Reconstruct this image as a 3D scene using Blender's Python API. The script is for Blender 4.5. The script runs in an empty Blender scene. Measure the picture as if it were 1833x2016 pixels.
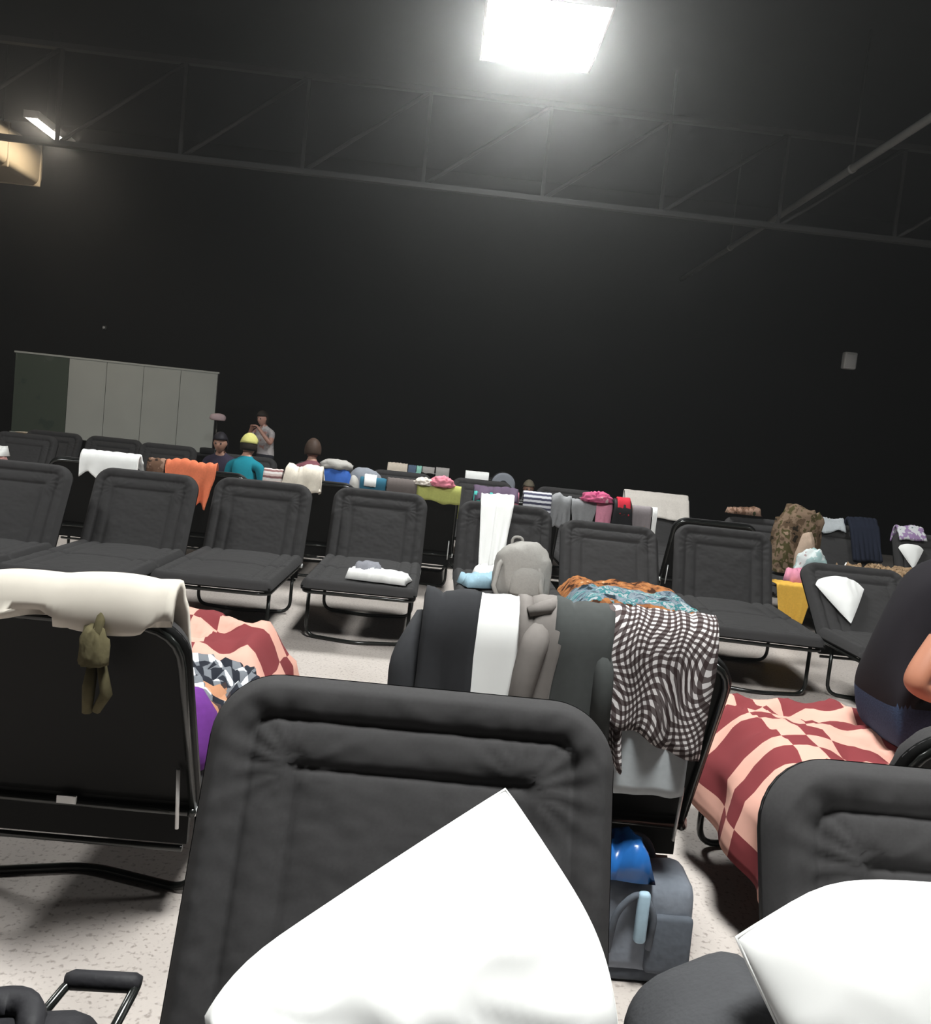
import bpy, bmesh, math, random
from math import sin, cos, pi, radians, sqrt, exp, floor
from mathutils import Vector, Matrix, noise

# ------------------------------------------------------------------ camera, world, exposure, lights
scene = bpy.context.scene
COL = scene.collection
FPX, CXP, CYP = 1740.0, 916.5, 1008.0          # focal length / principal point for a 1833x2016 frame
VPX, VPY, ROLL, CAM_H = 868.0, 857.0, radians(6.0), 1.5
n_ = Vector((VPX - CXP, CYP - VPY, -FPX)).normalized()
a_ = Vector((cos(ROLL), -sin(ROLL), 0))
x_ = (a_ - a_.dot(n_) * n_).normalized()
z_ = x_.cross(n_)
cam_d = bpy.data.cameras.new('camera')
cam = bpy.data.objects.new('camera', cam_d)
COL.objects.link(cam)
cam.matrix_world = Matrix.Translation((0, 0, CAM_H)) @ Matrix((x_, n_, z_)).to_4x4()
cam_d.sensor_fit = 'VERTICAL'
cam_d.sensor_height = 24.0
cam_d.lens = 24.0 * FPX / 2016.0
cam_d.clip_start = 0.02
cam_d.clip_end = 100
scene.camera = cam
scene.view_settings.view_transform = 'Standard'
scene.view_settings.look = 'None'
scene.view_settings.gamma = 1.0
scene.view_settings.use_curve_mapping = False
scene.view_settings.exposure = 0.0
world = bpy.data.worlds.new('world')
scene.world = world
world.use_nodes = True
world.node_tree.nodes['Background'].inputs[0].default_value = (0.010, 0.011, 0.011, 1)
world.node_tree.nodes['Background'].inputs[1].default_value = 0.0
scene.cycles.max_bounces = 4
scene.cycles.diffuse_bounces = 2
scene.cycles.glossy_bounces = 2
scene.cycles.volume_bounces = 0
scene.cycles.use_denoising = True
scene.cycles.use_adaptive_sampling = True
scene.cycles.adaptive_threshold = 0.10
scene.cycles.adaptive_min_samples = 16
LAMP_W = 340.0          # a ceiling fixture's light, watts
STRIP_W = 60.0
HAZE = 0.0085
BLOOM_HAZE_G = 0.90

# thin haze added throughout the air to imitate lens bloom around the lamps
_v = world.node_tree.nodes.new('ShaderNodeVolumeScatter')
_v.inputs['Density'].default_value = HAZE
_v.inputs['Anisotropy'].default_value = BLOOM_HAZE_G
world.node_tree.links.new(_v.outputs[0], world.node_tree.nodes['World Output'].inputs['Volume'])

# ------------------------------------------------------------------ helpers
def link(o, parent=None):
    COL.objects.link(o)
    if parent is not None:
        o.parent = parent
    return o

def mesh_obj(name, verts, faces, mat=None, parent=None, uvs=None, smooth=True):
    me = bpy.data.meshes.new(name)
    me.from_pydata(verts, [], faces)
    if uvs is not None:
        uvl = me.uv_layers.new(name='UVMap')
        li = [0] * len(me.loops)
        me.loops.foreach_get('vertex_index', li)
        flat = []
        for i in li:
            flat.extend(uvs[i])
        uvl.data.foreach_set('uv', flat)
    if smooth:
        me.polygons.foreach_set('use_smooth', [True] * len(me.polygons))
    if mat is not None:
        for m in (mat if isinstance(mat, (list, tuple)) else [mat]):
            me.materials.append(m)
    return link(bpy.data.objects.new(name, me), parent)

def tag(o, label, cat=None, group=None, kind=None):
    o['label'] = label
    if cat: o['category'] = cat
    if group: o['group'] = group
    if kind: o['kind'] = kind
    return o

def structure(o, label=None):
    o['kind'] = 'structure'
    if label: o['label'] = label
    return o

def empty(name, loc=(0, 0, 0), rz=0.0):
    o = bpy.data.objects.new(name, None)
    o.empty_display_size = 0.1
    link(o)
    o.location = loc
    o.rotation_euler = (0, 0, rz)
    return o

class MB:
    """collects shapes into one mesh"""
    def __init__(self):
        self.v, self.f = [], []
    def add(self, v, f):
        b = len(self.v)
        self.v.extend([tuple(p) for p in v])
        self.f.extend([tuple(i + b for i in q) for q in f])
        return self
    def box(self, x0, x1, y0, y1, z0, z1):
        v = [(x, y, z) for z in (z0, z1) for y in (y0, y1) for x in (x0, x1)]
        return self.add(v, [(0, 2, 3, 1), (4, 5, 7, 6), (0, 1, 5, 4), (2, 6, 7, 3), (0, 4, 6, 2), (1, 3, 7, 5)])
    def tube(self, path, r, seg=10, closed=False, caps=True):
        P = [Vector(p) for p in path]
        n = len(P)
        rings = []
        up = None
        for i in range(n):
            if closed:
                t = (P[(i + 1) % n] - P[i - 1])
            else:
                t = P[min(i + 1, n - 1)] - P[max(i - 1, 0)]
            t.normalize()
            if up is None:
                up = t.orthogonal().normalized()
            else:
                up = (up - up.dot(t) * t)
                up = up.normalized() if up.length > 1e-6 else t.orthogonal().normalized()
            b = t.cross(up)
            rr = r[min(len(r) - 1, int(i * len(r) / n))] if isinstance(r, (list, tuple)) else r
            rings.append([P[i] + rr * (cos(2 * pi * k / seg) * up + sin(2 * pi * k / seg) * b) for k in range(seg)])
        v = [p for ring in rings for p in ring]
        f = []
        for i in range(n if closed else n - 1):
            j = (i + 1) % n
            for k in range(seg):
                l = (k + 1) % seg
                f.append((i * seg + k, i * seg + l, j * seg + l, j * seg + k))
        if caps and not closed:
            f.append(tuple(range(seg))[::-1])
            f.append(tuple((n - 1) * seg + k for k in range(seg)))
        return self.add(v, f)
    def build(self, name, mat, parent=None, smooth=True):
        return mesh_obj(name, self.v, self.f, mat, parent, smooth=smooth)

def fillet(path, rad, seg=5, closed=False):
    P = [Vector(p) for p in path]
    out = []
    n = len(P)
    for i in range(n):
        if not closed and i in (0, n - 1):
            out.append(P[i]); continue
        a, b, c = P[i - 1], P[i], P[(i + 1) % n]
        d1, d2 = (a - b), (c - b)
        r = min(rad, d1.length * .49, d2.length * .49)
        p1, p2 = b + d1.normalized() * r, b + d2.normalized() * r
        for k in range(seg + 1):
            t = k / seg
            out.append((1 - t) ** 2 * p1 + 2 * t * (1 - t) * b + t * t * p2)
    return out

def nz(x, y=0.0, z=0.0):
    return noise.noise(Vector((x, y, z)))

def grid_faces(nu, nv, off=0):
    return [(off + j * nu + i, off + j * nu + i + 1, off + (j + 1) * nu + i + 1, off + (j + 1) * nu + i)
            for j in range(nv - 1) for i in range(nu - 1)]

def bevel_box(name, sx, sy, sz, bev, mat, parent=None, seg=3, deform=None):
    bm = bmesh.new()
    bmesh.ops.create_cube(bm, size=1.0)
    for v in bm.verts:
        v.co = Vector((v.co.x * sx, v.co.y * sy, v.co.z * sz))
    bmesh.ops.bevel(bm, geom=bm.edges[:], offset=bev, segments=seg, profile=.5, affect='EDGES')
    if deform:
        bmesh.ops.subdivide_edges(bm, edges=[e for e in bm.edges if e.calc_length() > .06], cuts=6, use_grid_fill=True)
        for v in bm.verts:
            v.co = deform(v.co.copy())
    me = bpy.data.meshes.new(name)
    bm.to_mesh(me); bm.free()
    me.polygons.foreach_set('use_smooth', [True] * len(me.polygons))
    me.materials.append(mat)
    return link(bpy.data.objects.new(name, me), parent)

# ------------------------------------------------------------------ materials
def new_mat(name):
    m = bpy.data.materials.new(name)
    m.use_nodes = True
    nt = m.node_tree
    return m, nt, nt.nodes['Principled BSDF']

def fabric(name, col, rough=.9, var=.12, bump=0.0, scale=60.0, sheen=0.0):
    m, nt, p = new_mat(name)
    p.inputs['Roughness'].default_value = rough
    p.inputs['Specular IOR Level'].default_value = .2
    tc = nt.nodes.new('ShaderNodeTexCoord')
    ns = nt.nodes.new('ShaderNodeTexNoise')
    ns.inputs['Scale'].default_value = scale
    ns.inputs['Detail'].default_value = 1
    nt.links.new(tc.outputs['Object'], ns.inputs['Vector'])
    mx = nt.nodes.new('ShaderNodeMix'); mx.data_type = 'RGBA'
    mx.inputs[6].default_value = (*[c * (1 - var) for c in col], 1)
    mx.inputs[7].default_value = (*[min(1, c * (1 + var)) for c in col], 1)
    nt.links.new(ns.outputs['Fac'], mx.inputs[0])
    nt.links.new(mx.outputs[2], p.inputs['Base Color'])
    if bump <= 0: return m
    bp = nt.nodes.new('ShaderNodeBump')
    bp.inputs['Strength'].default_value = bump
    bp.inputs['Distance'].default_value = .004
    nt.links.new(ns.outputs['Fac'], bp.inputs['Height'])
    nt.links.new(bp.outputs['Normal'], p.inputs['Normal'])
    return m

def plain(name, col, rough=.5, metal=0.0, spec=.5):
    m, nt, p = new_mat(name)
    p.inputs['Base Color'].default_value = (*col, 1)
    p.inputs['Roughness'].default_value = rough
    p.inputs['Metallic'].default_value = metal
    p.inputs['Specular IOR Level'].default_value = spec
    return m

def mnode(nt, op, a, b=None, c=None):
    n = nt.nodes.new('ShaderNodeMath'); n.operation = op
    for i, v in enumerate((a, b, c)):
        if v is None: continue
        if isinstance(v, (int, float)): n.inputs[i].default_value = v
        else: nt.links.new(v, n.inputs[i])
    return n.outputs[0]

def uvxy(nt):
    tc = nt.nodes.new('ShaderNodeTexCoord')
    s = nt.nodes.new('ShaderNodeSeparateXYZ')
    nt.links.new(tc.outputs['UV'], s.inputs[0])
    return tc.outputs['UV'], s.outputs[0], s.outputs[1]

def mixc(nt, fac, a, b):
    mx = nt.nodes.new('ShaderNodeMix'); mx.data_type = 'RGBA'
    nt.links.new(fac, mx.inputs[0]) if not isinstance(fac, (int, float)) else setattr(mx.inputs[0], 'default_value', fac)
    for i, v in ((6, a), (7, b)):
        if isinstance(v, tuple): mx.inputs[i].default_value = (*v, 1)
        else: nt.links.new(v, mx.inputs[i])
    return mx.outputs[2]

def warped_check(name, c1, c2, su, sv, wu=.35, wv=.0):
    m, nt, p = new_mat(name)
    p.inputs['Roughness'].default_value = .95
    p.inputs['Specular IOR Level'].default_value = .1
    uv, u, v = uvxy(nt)
    def warp(x, s, w, per):
        a = mnode(nt, 'MULTIPLY', x, s)
        b = mnode(nt, 'MULTIPLY', mnode(nt, 'SINE', mnode(nt, 'MULTIPLY', a, 2 * pi / per)), w)
        return mnode(nt, 'FLOOR', mnode(nt, 'ADD', a, b))
    s = mnode(nt, 'ADD', warp(u, su, wu, 3.0), warp(v, sv, wv, 3.0))
    f = mnode(nt, 'FLOORED_MODULO', s, 2.0)
    nt.links.new(mixc(nt, f, c1, c2), p.inputs['Base Color'])
    return m

def gingham(name, su, sv, dark, mid, light, duty=.5):
    m, nt, p = new_mat(name)
    p.inputs['Roughness'].default_value = .95
    p.inputs['Specular IOR Level'].default_value = .1
    uv, u, v = uvxy(nt)
    fa = mnode(nt, 'LESS_THAN', mnode(nt, 'FRACT', mnode(nt, 'MULTIPLY', u, su)), duty)
    fb = mnode(nt, 'LESS_THAN', mnode(nt, 'FRACT', mnode(nt, 'MULTIPLY', v, sv)), duty)
    c = mixc(nt, fa, light, mid)
    d = mixc(nt, fa, mid, dark)
    nt.links.new(mixc(nt, fb, c, d), p.inputs['Base Color'])
    return m

def stripes(name, cols, reps, axis=1):
    m, nt, p = new_mat(name)
    p.inputs['Roughness'].default_value = .95
    uv, u, v = uvxy(nt)
    f = mnode(nt, 'FRACT', mnode(nt, 'MULTIPLY', v if axis else u, reps))
    r = nt.nodes.new('ShaderNodeValToRGB')
    r.color_ramp.interpolation = 'CONSTANT'
    e = r.color_ramp.elements
    e[0].color = (*cols[0], 1); e[0].position = 0
    e[1].color = (*cols[1], 1); e[1].position = 1.0 / len(cols)
    for i in range(2, len(cols)):
        k = e.new(i / len(cols)); k.color = (*cols[i], 1)
    nt.links.new(f, r.inputs[0])
    nt.links.new(r.outputs[0], p.inputs['Base Color'])
    return m

def blotch(name, cols, scale=6.0, coord='Object', detail=4.0):
    """printed cloth: irregular patches of several colours"""
    m, nt, p = new_mat(name)
    p.inputs['Roughness'].default_value = .95
    p.inputs['Specular IOR Level'].default_value = .1
    tc = nt.nodes.new('ShaderNodeTexCoord')
    ns = nt.nodes.new('ShaderNodeTexNoise')
    ns.inputs['Scale'].default_value = scale
    ns.inputs['Detail'].default_value = detail
    nt.links.new(tc.outputs[coord], ns.inputs['Vector'])
    r = nt.nodes.new('ShaderNodeValToRGB')
    r.color_ramp.interpolation = 'CONSTANT'
    e = r.color_ramp.elements
    n = len(cols)
    ps = [0] + [.36 + .28 * i / max(1, n - 2) for i in range(n - 1)]
    e[0].color = (*cols[0], 1); e[0].position = 0
    e[1].color = (*cols[1], 1); e[1].position = ps[1]
    for i in range(2, n):
        k = e.new(ps[i]); k.color = (*cols[i], 1)
    nt.links.new(ns.outputs['Fac'], r.inputs[0])
    nt.links.new(r.outputs[0], p.inputs['Base Color'])
    return m

def tiger_mat(name):
    """blue-grey and teal print inside an orange-brown border"""
    m, nt, p = new_mat(name)
    p.inputs['Roughness'].default_value = .95
    p.inputs['Specular IOR Level'].default_value = .1
    uv, u, v = uvxy(nt)
    ns = nt.nodes.new('ShaderNodeTexNoise'); ns.inputs['Scale'].default_value = 9; ns.inputs['Detail'].default_value = 5
    nt.links.new(uv, ns.inputs['Vector'])
    r = nt.nodes.new('ShaderNodeValToRGB'); r.color_ramp.interpolation = 'CONSTANT'
    e = r.color_ramp.elements
    e[0].color = (.02, .03, .04, 1); e[0].position = 0
    e[1].color = (.10, .14, .18, 1); e[1].position = .40
    for ps, c in ((.46, (.22, .26, .30)), (.52, (.05, .20, .22)), (.57, (.40, .42, .45)), (.62, (.08, .28, .28)), (.68, (.03, .05, .06))):
        k = e.new(ps); k.color = (*c, 1)
    nt.links.new(ns.outputs['Fac'], r.inputs[0])
    n2 = nt.nodes.new('ShaderNodeTexNoise'); n2.inputs['Scale'].default_value = 16; n2.inputs['Detail'].default_value = 4
    nt.links.new(uv, n2.inputs['Vector'])
    r2 = nt.nodes.new('ShaderNodeValToRGB'); r2.color_ramp.interpolation = 'CONSTANT'
    e = r2.color_ramp.elements
    e[0].color = (.05, .02, .01, 1); e[0].position = 0
    e[1].color = (.26, .10, .04, 1); e[1].position = .42
    k = e.new(.52); k.color = (.42, .17, .06, 1)
    k = e.new(.66); k.color = (.55, .34, .20, 1)
    nt.links.new(n2.outputs['Fac'], r2.inputs[0])
    w = mnode(nt, 'MULTIPLY', mnode(nt, 'SUBTRACT', ns.outputs['Fac'], .5), .25)
    vv = mnode(nt, 'ADD', v, w)
    edge = mnode(nt, 'MAXIMUM', mnode(nt, 'LESS_THAN', vv, .24), mnode(nt, 'GREATER_THAN', vv, .82))
    nt.links.new(mixc(nt, edge, r.outputs[0], r2.outputs[0]), p.inputs['Base Color'])
    return m

M = {}
M['pad'] = fabric('charcoal_canvas', (.038, .036, .037), .92, .14, 0, 160)
M['vinyl'] = plain('black_coated_cloth', (.0045, .0045, .0045), .5, 0, .12)
M['tube'] = plain('black_enamel_tube', (.010, .011, .010), .22)
M['chrome'] = plain('pale_zinc_bar', (.72, .72, .72), .35, .2)
M['white'] = fabric('white_cotton', (.88, .87, .86), .95, .01, 0, 40)
M['cream'] = fabric('cream_cotton', (.58, .53, .47), .95, .04, 0, 30)
M['tag'] = plain('white_paper_tag', (.8, .8, .8), .7)

def solidc(key, col, **k):
    if key not in M:
        M[key] = fabric(key, col, **k)
    return M[key]

# ------------------------------------------------------------------ room shell
def floor_mat():
    m, nt, p = new_mat('pale_concrete')
    tc = nt.nodes.new('ShaderNodeTexCoord')
    a = nt.nodes.new('ShaderNodeTexNoise'); a.inputs['Scale'].default_value = 1.1; a.inputs['Detail'].default_value = 5
    b = nt.nodes.new('ShaderNodeTexNoise'); b.inputs['Scale'].default_value = 60; b.inputs['Detail'].default_value = 4
    for x in (a, b): nt.links.new(tc.outputs['Object'], x.inputs['Vector'])
    r = nt.nodes.new('ShaderNodeValToRGB')
    r.color_ramp.elements[0].position = .3; r.color_ramp.elements[0].color = (.43, .38, .35, 1)
    r.color_ramp.elements[1].position = .7; r.color_ramp.elements[1].color = (.55, .49, .46, 1)
    nt.links.new(a.outputs['Fac'], r.inputs[0])
    r2 = nt.nodes.new('ShaderNodeValToRGB')
    r2.color_ramp.elements[0].position = .33; r2.color_ramp.elements[0].color = (.45, .42, .40, 1)
    r2.color_ramp.elements[1].position = .45; r2.color_ramp.elements[1].color = (1, 1, 1, 1)
    nt.links.new(b.outputs['Fac'], r2.inputs[0])
    mx = nt.nodes.new('ShaderNodeMix'); mx.data_type = 'RGBA'; mx.blend_type = 'MULTIPLY'; mx.inputs[0].default_value = .75
    nt.links.new(r.outputs[0], mx.inputs[6]); nt.links.new(r2.outputs[0], mx.inputs[7])
    nt.links.new(mx.outputs[2], p.inputs['Base Color'])
    p.inputs['Roughness'].default_value = .55
    return m

XL, XR, YB, YF, ZC = -10.0, 12.0, 18.0, -5.0, 6.7
M['floor'] = floor_mat()
M['wallblack'] = fabric('black_painted_wall', (.009, .009, .0095), .95, .15, 0, 3)
M['ceil'] = fabric('black_painted_ceiling', (.012, .0125, .0125), .95, .15, 0, 3)
structure(MB().box(XL, XR, YF, YB, -.2, 0).build('floor', M['floor'], smooth=False), 'pale speckled concrete hall floor')
structure(MB().box(XL, XR, YF, YB, ZC, ZC + .2).build('ceiling', M['ceil'], smooth=False), 'black painted hall ceiling')
structure(MB().box(XL - .2, XR + .2, YB, YB + .2, -.2, ZC + .2).build('wall_back', M['wallblack'], smooth=False), 'black back wall of the hall')
structure(MB().box(XL - .2, XL, YF, YB, -.2, ZC + .2).build('wall_left', M['wallblack'], smooth=False), 'black side wall of the hall')
structure(MB().box(XR, XR + .2, YF, YB, -.2, ZC + .2).build('wall_right', M['wallblack'], smooth=False), 'black side wall of the hall')
structure(MB().box(XL - .2, XR + .2, YF - .2, YF, -.2, ZC + .2).build('wall_front', M['wallblack'], smooth=False), 'black wall behind the viewer')

# roof truss across the hall
M['steel'] = plain('grey_painted_steel', (.04, .04, .04), .55)
M['pipe'] = plain('galvanised_pipe', (.22, .22, .21), .45)
t = empty('roof_truss', (0, 12.3, 4.82))
tag(t, 'grey steel roof truss with slanting web bars spanning the dark ceiling', 'truss')
MB().box(-9.9, 11.9, -.05, .05, -.035, .035).build('bottom_chord', M['steel'], t, False)
MB().box(-9.9, 11.9, -.05, .05, 1.215, 1.285).build('top_chord', M['steel'], t, False)
xs = [-.59 + 1.63 * k for k in range(-5, 8)]
for i, x in enumerate(xs):
    MB().box(x - .022, x + .022, -.022, .022, .035, 1.215).build('post', M['steel'], t, False)
    if i < len(xs) - 1:
        MB().tube([(x + .05, 0, .035), (x + 1.6, 0, 1.215)], .027, 6).build('web_bar', M['steel'], t)
for x in (-7.1, 2.67, 9.2):
    MB().tube([(x, 0, 1.285), (x, 0, ZC - 4.82)], .02, 6).build('hanger', M['steel'], t)

# ceiling pipe
pp = tag(MB().tube([(4.5, YF + .05, 5.12), (4.5, YB - .02, 5.12)], .045, 10).build('ceiling_pipe', M['pipe']),
    'long grey pipe running along the dark ceiling', 'pipe')
for y in (3.0, 10.6, 15.0):
    MB().tube([(4.5, y, 5.16), (4.5, y, ZC)], .012, 6).build('hanger_rod', M['steel'], pp)
    MB().tube([(4.5, y - .03, 5.12), (4.5, y + .03, 5.12)], .055, 12).build('clamp', M['pipe'], pp)

# ceiling fixtures
def emis(name, col, s):
    m, nt, p = new_mat(name)
    nt.nodes.remove(p)
    e = nt.nodes.new('ShaderNodeEmission')
    e.inputs[0].default_value = (*col, 1); e.inputs[1].default_value = s
    nt.links.new(e.outputs[0], nt.nodes['Material Output'].inputs[0])
    return m
M['lampglow'] = emis('lit_diffuser', (.97, 1.0, .98), 14.0)
M['stripglow'] = emis('lit_tube', (1.0, .93, .82), 14.0)
M['housing'] = plain('white_metal_housing', (.6, .6, .6), .4)

def high_bay(x, y, z, sx, sy, watts, label, glow='lampglow', col=(.97, 1, .97)):
    r = empty('ceiling_lamp', (x, y, z))
    tag(r, label, 'lamp')
    h = MB()
    h.box(-sx / 2, sx / 2, -sy / 2, sy / 2, .06, .10)
    h.build('housing', M['housing'], r, False)
    fr = MB()
    for a, b, c, d in ((-sx / 2 - .02, -sx / 2, -sy / 2 - .02, sy / 2 + .02), (sx / 2, sx / 2 + .02, -sy / 2 - .02, sy / 2 + .02),
                       (-sx / 2, sx / 2, -sy / 2 - .02, -sy / 2), (-sx / 2, sx / 2, sy / 2, sy / 2 + .02)):
        fr.box(a, b, c, d, .0, .10)
    fr.build('rim', M['housing'], r, False)
    MB().box(-sx / 2 + .001, sx / 2 - .001, -sy / 2 + .001, sy / 2 - .001, .03, .055).build('diffuser', M[glow], r, False)
    for sxx in (-1, 1):
        MB().tube([(sxx * sx * .35, 0, .10), (sxx * sx * .35, 0, ZC - z)], .008, 6).build('suspension_wire', M['steel'], r)
    L = bpy.data.lights.new('lamp_light', 'AREA')
    L.shape = 'RECTANGLE'; L.size = sx * .95; L.size_y = sy * .95
    L.energy = watts; L.color = col
    lo = bpy.data.objects.new('lamp_light', L); link(lo, r)
    lo.location = (0, 0, .012)
    return r
high_bay(.565, 8.6, 5.3, 1.08, 1.35, LAMP_W, 'large glaring white panel lamp hanging over the middle of the hall')
high_bay(-6.14, 13.55, 5.3, .17, 1.2, STRIP_W, 'narrow warm strip lamp glowing beside the beige duct', 'stripglow', (1, .9, .75))
high_bay(.565, 1.3, 5.3, 1.08, 1.35, LAMP_W * 1.35, 'panel lamp hanging above the viewer, out of the picture')
high_bay(-6.3, 5.0, 5.3, 1.0, 1.25, LAMP_W, 'unseen panel lamp added to light the near part of the hall by the left wall')  # side lamp out of view, added to light the cots
high_bay(7.5, 5.0, 5.3, 1.0, 1.25, LAMP_W * .6, 'unseen panel lamp added to light the near part of the hall by the right wall')  # its weaker counterpart, likewise unseen and added for light
# beige duct by the strip lamp
M['beige'] = plain('beige_sheet_metal', (.28, .22, .14), .7)
d = empty('air_duct', (-7.16, 13.0, 5.05)); tag(d, 'beige sheet metal duct by the narrow strip lamp', 'duct')
dd = bevel_box('duct_body', .9, 3.4, .62, .12, M['beige'], d, 4)
for k in range(4):
    b = bevel_box('joint_band', .93, .05, .65, .02, M['beige'], d, 2); b.location = (0, -1.55 + k * 1.03, 0)
for y in (-1.2, 1.2):
    MB().tube([(0, y, .28), (0, y, ZC - 5.05)], .012, 6).build('hanger_rod', M['steel'], d)
# small fittings
def fitting(name, label, cat, x, y, z, s):
    r = empty(name, (x, y, z)); tag(r, label, cat)
    MB().tube([(0, 0, 0), (0, 0, -.06)], s * .5, 10).build('stem', M['steel'], r)
    MB().tube([(0, 0, -.06), (0, 0, -.075), (0, 0, -.09)], [s, s * 1.2, s * .4], 12).build('head', M['housing'], r)
fitting('sprinkler_head', 'tiny pale sprinkler head on the dark ceiling, the one farther from the big lamp', 'sprinkler', -2.48, 10.0, ZC, .03)
fitting('sprinkler_head', 'tiny pale sprinkler head on the dark ceiling, the one nearer the big lamp', 'sprinkler', -2.14, 10.0, ZC, .03)
sp = empty('wall_speaker', (8.08, YB, 3.86)); tag(sp, 'small white box speaker high on the dark back wall', 'speaker')
o = bevel_box('speaker_body', .26, .16, .34, .03, plain('white_plastic', (.9, .88, .86), .5), sp); o.location = (0, -.10, 0)
o = bevel_box('grille', .20, .02, .26, .008, plain('pale_grille', (.85, .83, .82), .7), sp); o.location = (0, -.185, 0)
MB().box(-.05, .05, -.03, 0, -.05, .05).build('bracket', M['steel'], sp, False)
ws = empty('wall_sensor', (-6.85, YB, 2.92)); tag(ws, 'tiny grey sensor on the dark wall above the pale partition', 'sensor')
o = bevel_box('sensor_body', .09, .06, .09, .02, M['steel'], ws); o.location = (0, -.03, 0)
MB().tube([(0, -.06, 0), (0, -.075, 0)], .025, 12).build('sensor_lens', M['housing'], ws)

# pale partition of upright panels
M['partition'] = fabric('grey_white_board', (.36, .37, .35), .8, .08, 0, 2)
M['partition_dark'] = blotch('dark_green_board', [(.045, .06, .05), (.06, .075, .06), (.08, .095, .08)], 1.6)  # end panel: darker and greener than the other boards
t = empty('partition_screen', (0, 16.0, 0)); tag(t, 'tall grey white partition of upright boards with one dark green end board', 'partition')
px = [-7.6, -6.66, -6.0, -5.35, -4.70, -4.05]
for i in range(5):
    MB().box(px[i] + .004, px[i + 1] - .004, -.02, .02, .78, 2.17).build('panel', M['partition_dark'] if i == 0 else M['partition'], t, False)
fr = MB(); fr.box(-7.62, -4.03, -.03, .03, 2.17, 2.20).build('top_rail', M['partition'], t, False)
MB().box(-7.62, -4.03, -.03, .03, .75, .78).build('bottom_rail', M['partition'], t, False)
for x in (-7.55, -5.8, -4.1):
    MB().box(x - .02, x + .02, -.02, .02, .02, .75).build('leg', M['steel'], t, False)
    MB().box(x - .03, x + .03, -.3, .3, 0, .02).build('foot', M['steel'], t, False)

# ------------------------------------------------------------------ folding cot
W, LB, LS, HZ = .80, .64, 1.32, .385
def sd_round(x, w, W, L, r):
    """distance inside from the edge of a strip closed at w=L with rounded corners (open at w=0)"""
    ax = abs(x)
    dx, dy = W / 2 - ax, L - w
    if dx < r and dy < r:
        return r - sqrt((r - dx) ** 2 + (r - dy) ** 2)
    return min(dx, dy)
def puff(d, a=.088):
    if d <= 0: return 0.0
    base = .046 * min(1.0, sqrt(d / .03)) if d < .03 else .046
    if d < a: h = base + .013 * sin(pi * min(1, d / a))
    elif d < 2 * a: h = .046 + .009 * sin(pi * (d - a) / a)
    else: h = .044 + .012 * (1 - exp(-(d - 2 * a) / .05))
    for s in (a, 2 * a):
        h -= .008 * exp(-((d - s) / .007) ** 2)
    return h
def pad_mesh(name, L, r, seed, folds=()):
    nu, nv = 90, 90 if L < 1 else 110
    vs = []; uv = []
    for j in range(nv):
        v = j / (nv - 1)
        for i in range(nu):
            u = -1 + 2 * i / (nu - 1)
            u = sin(u * pi / 2) * .55 + u * .45
            x = W / 2 * u
            ex = abs(x) - (W / 2 - r)
            top = L - (r - sqrt(max(0, r * r - ex * ex))) if ex > 0 else L
            w = v * top
            d = max(0, sd_round(x, w, W, L, r))
            h = puff(d)
            corner = exp(-((abs(x) - W / 2 + r) ** 2 + (w - L + r) ** 2) / .02)
            h += (.003 + .004 * corner) * min(1, d / .03) * nz(x * 14 + seed, w * 14, seed) + .002 * min(1, d / .03) * nz(x * 40, w * 40, seed)
            # gathers radiating from the corners
            if corner > .05 and d > .01 and d < .2:
                ang = math.atan2(w - L + r + .05, abs(x) - W / 2 + r + .05)
                h += .0025 * corner * sin(ang * 16 + seed) * min(1, d / .05)
            for fo in folds:
                h -= .03 * exp(-((w - fo) / .018) ** 2) * min(1, d / .02)
            vs.append((x, w, h)); uv.append((x, w))
    return vs, grid_faces(nu, nv), uv
def back_meshes():
    vs, fs, uv = pad_mesh('b', LB + .02, .13, 3.1)
    # local frame of the back: x across, y = along the back, z = out of the cushion face
    return vs, fs, uv
_protos = {}
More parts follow.
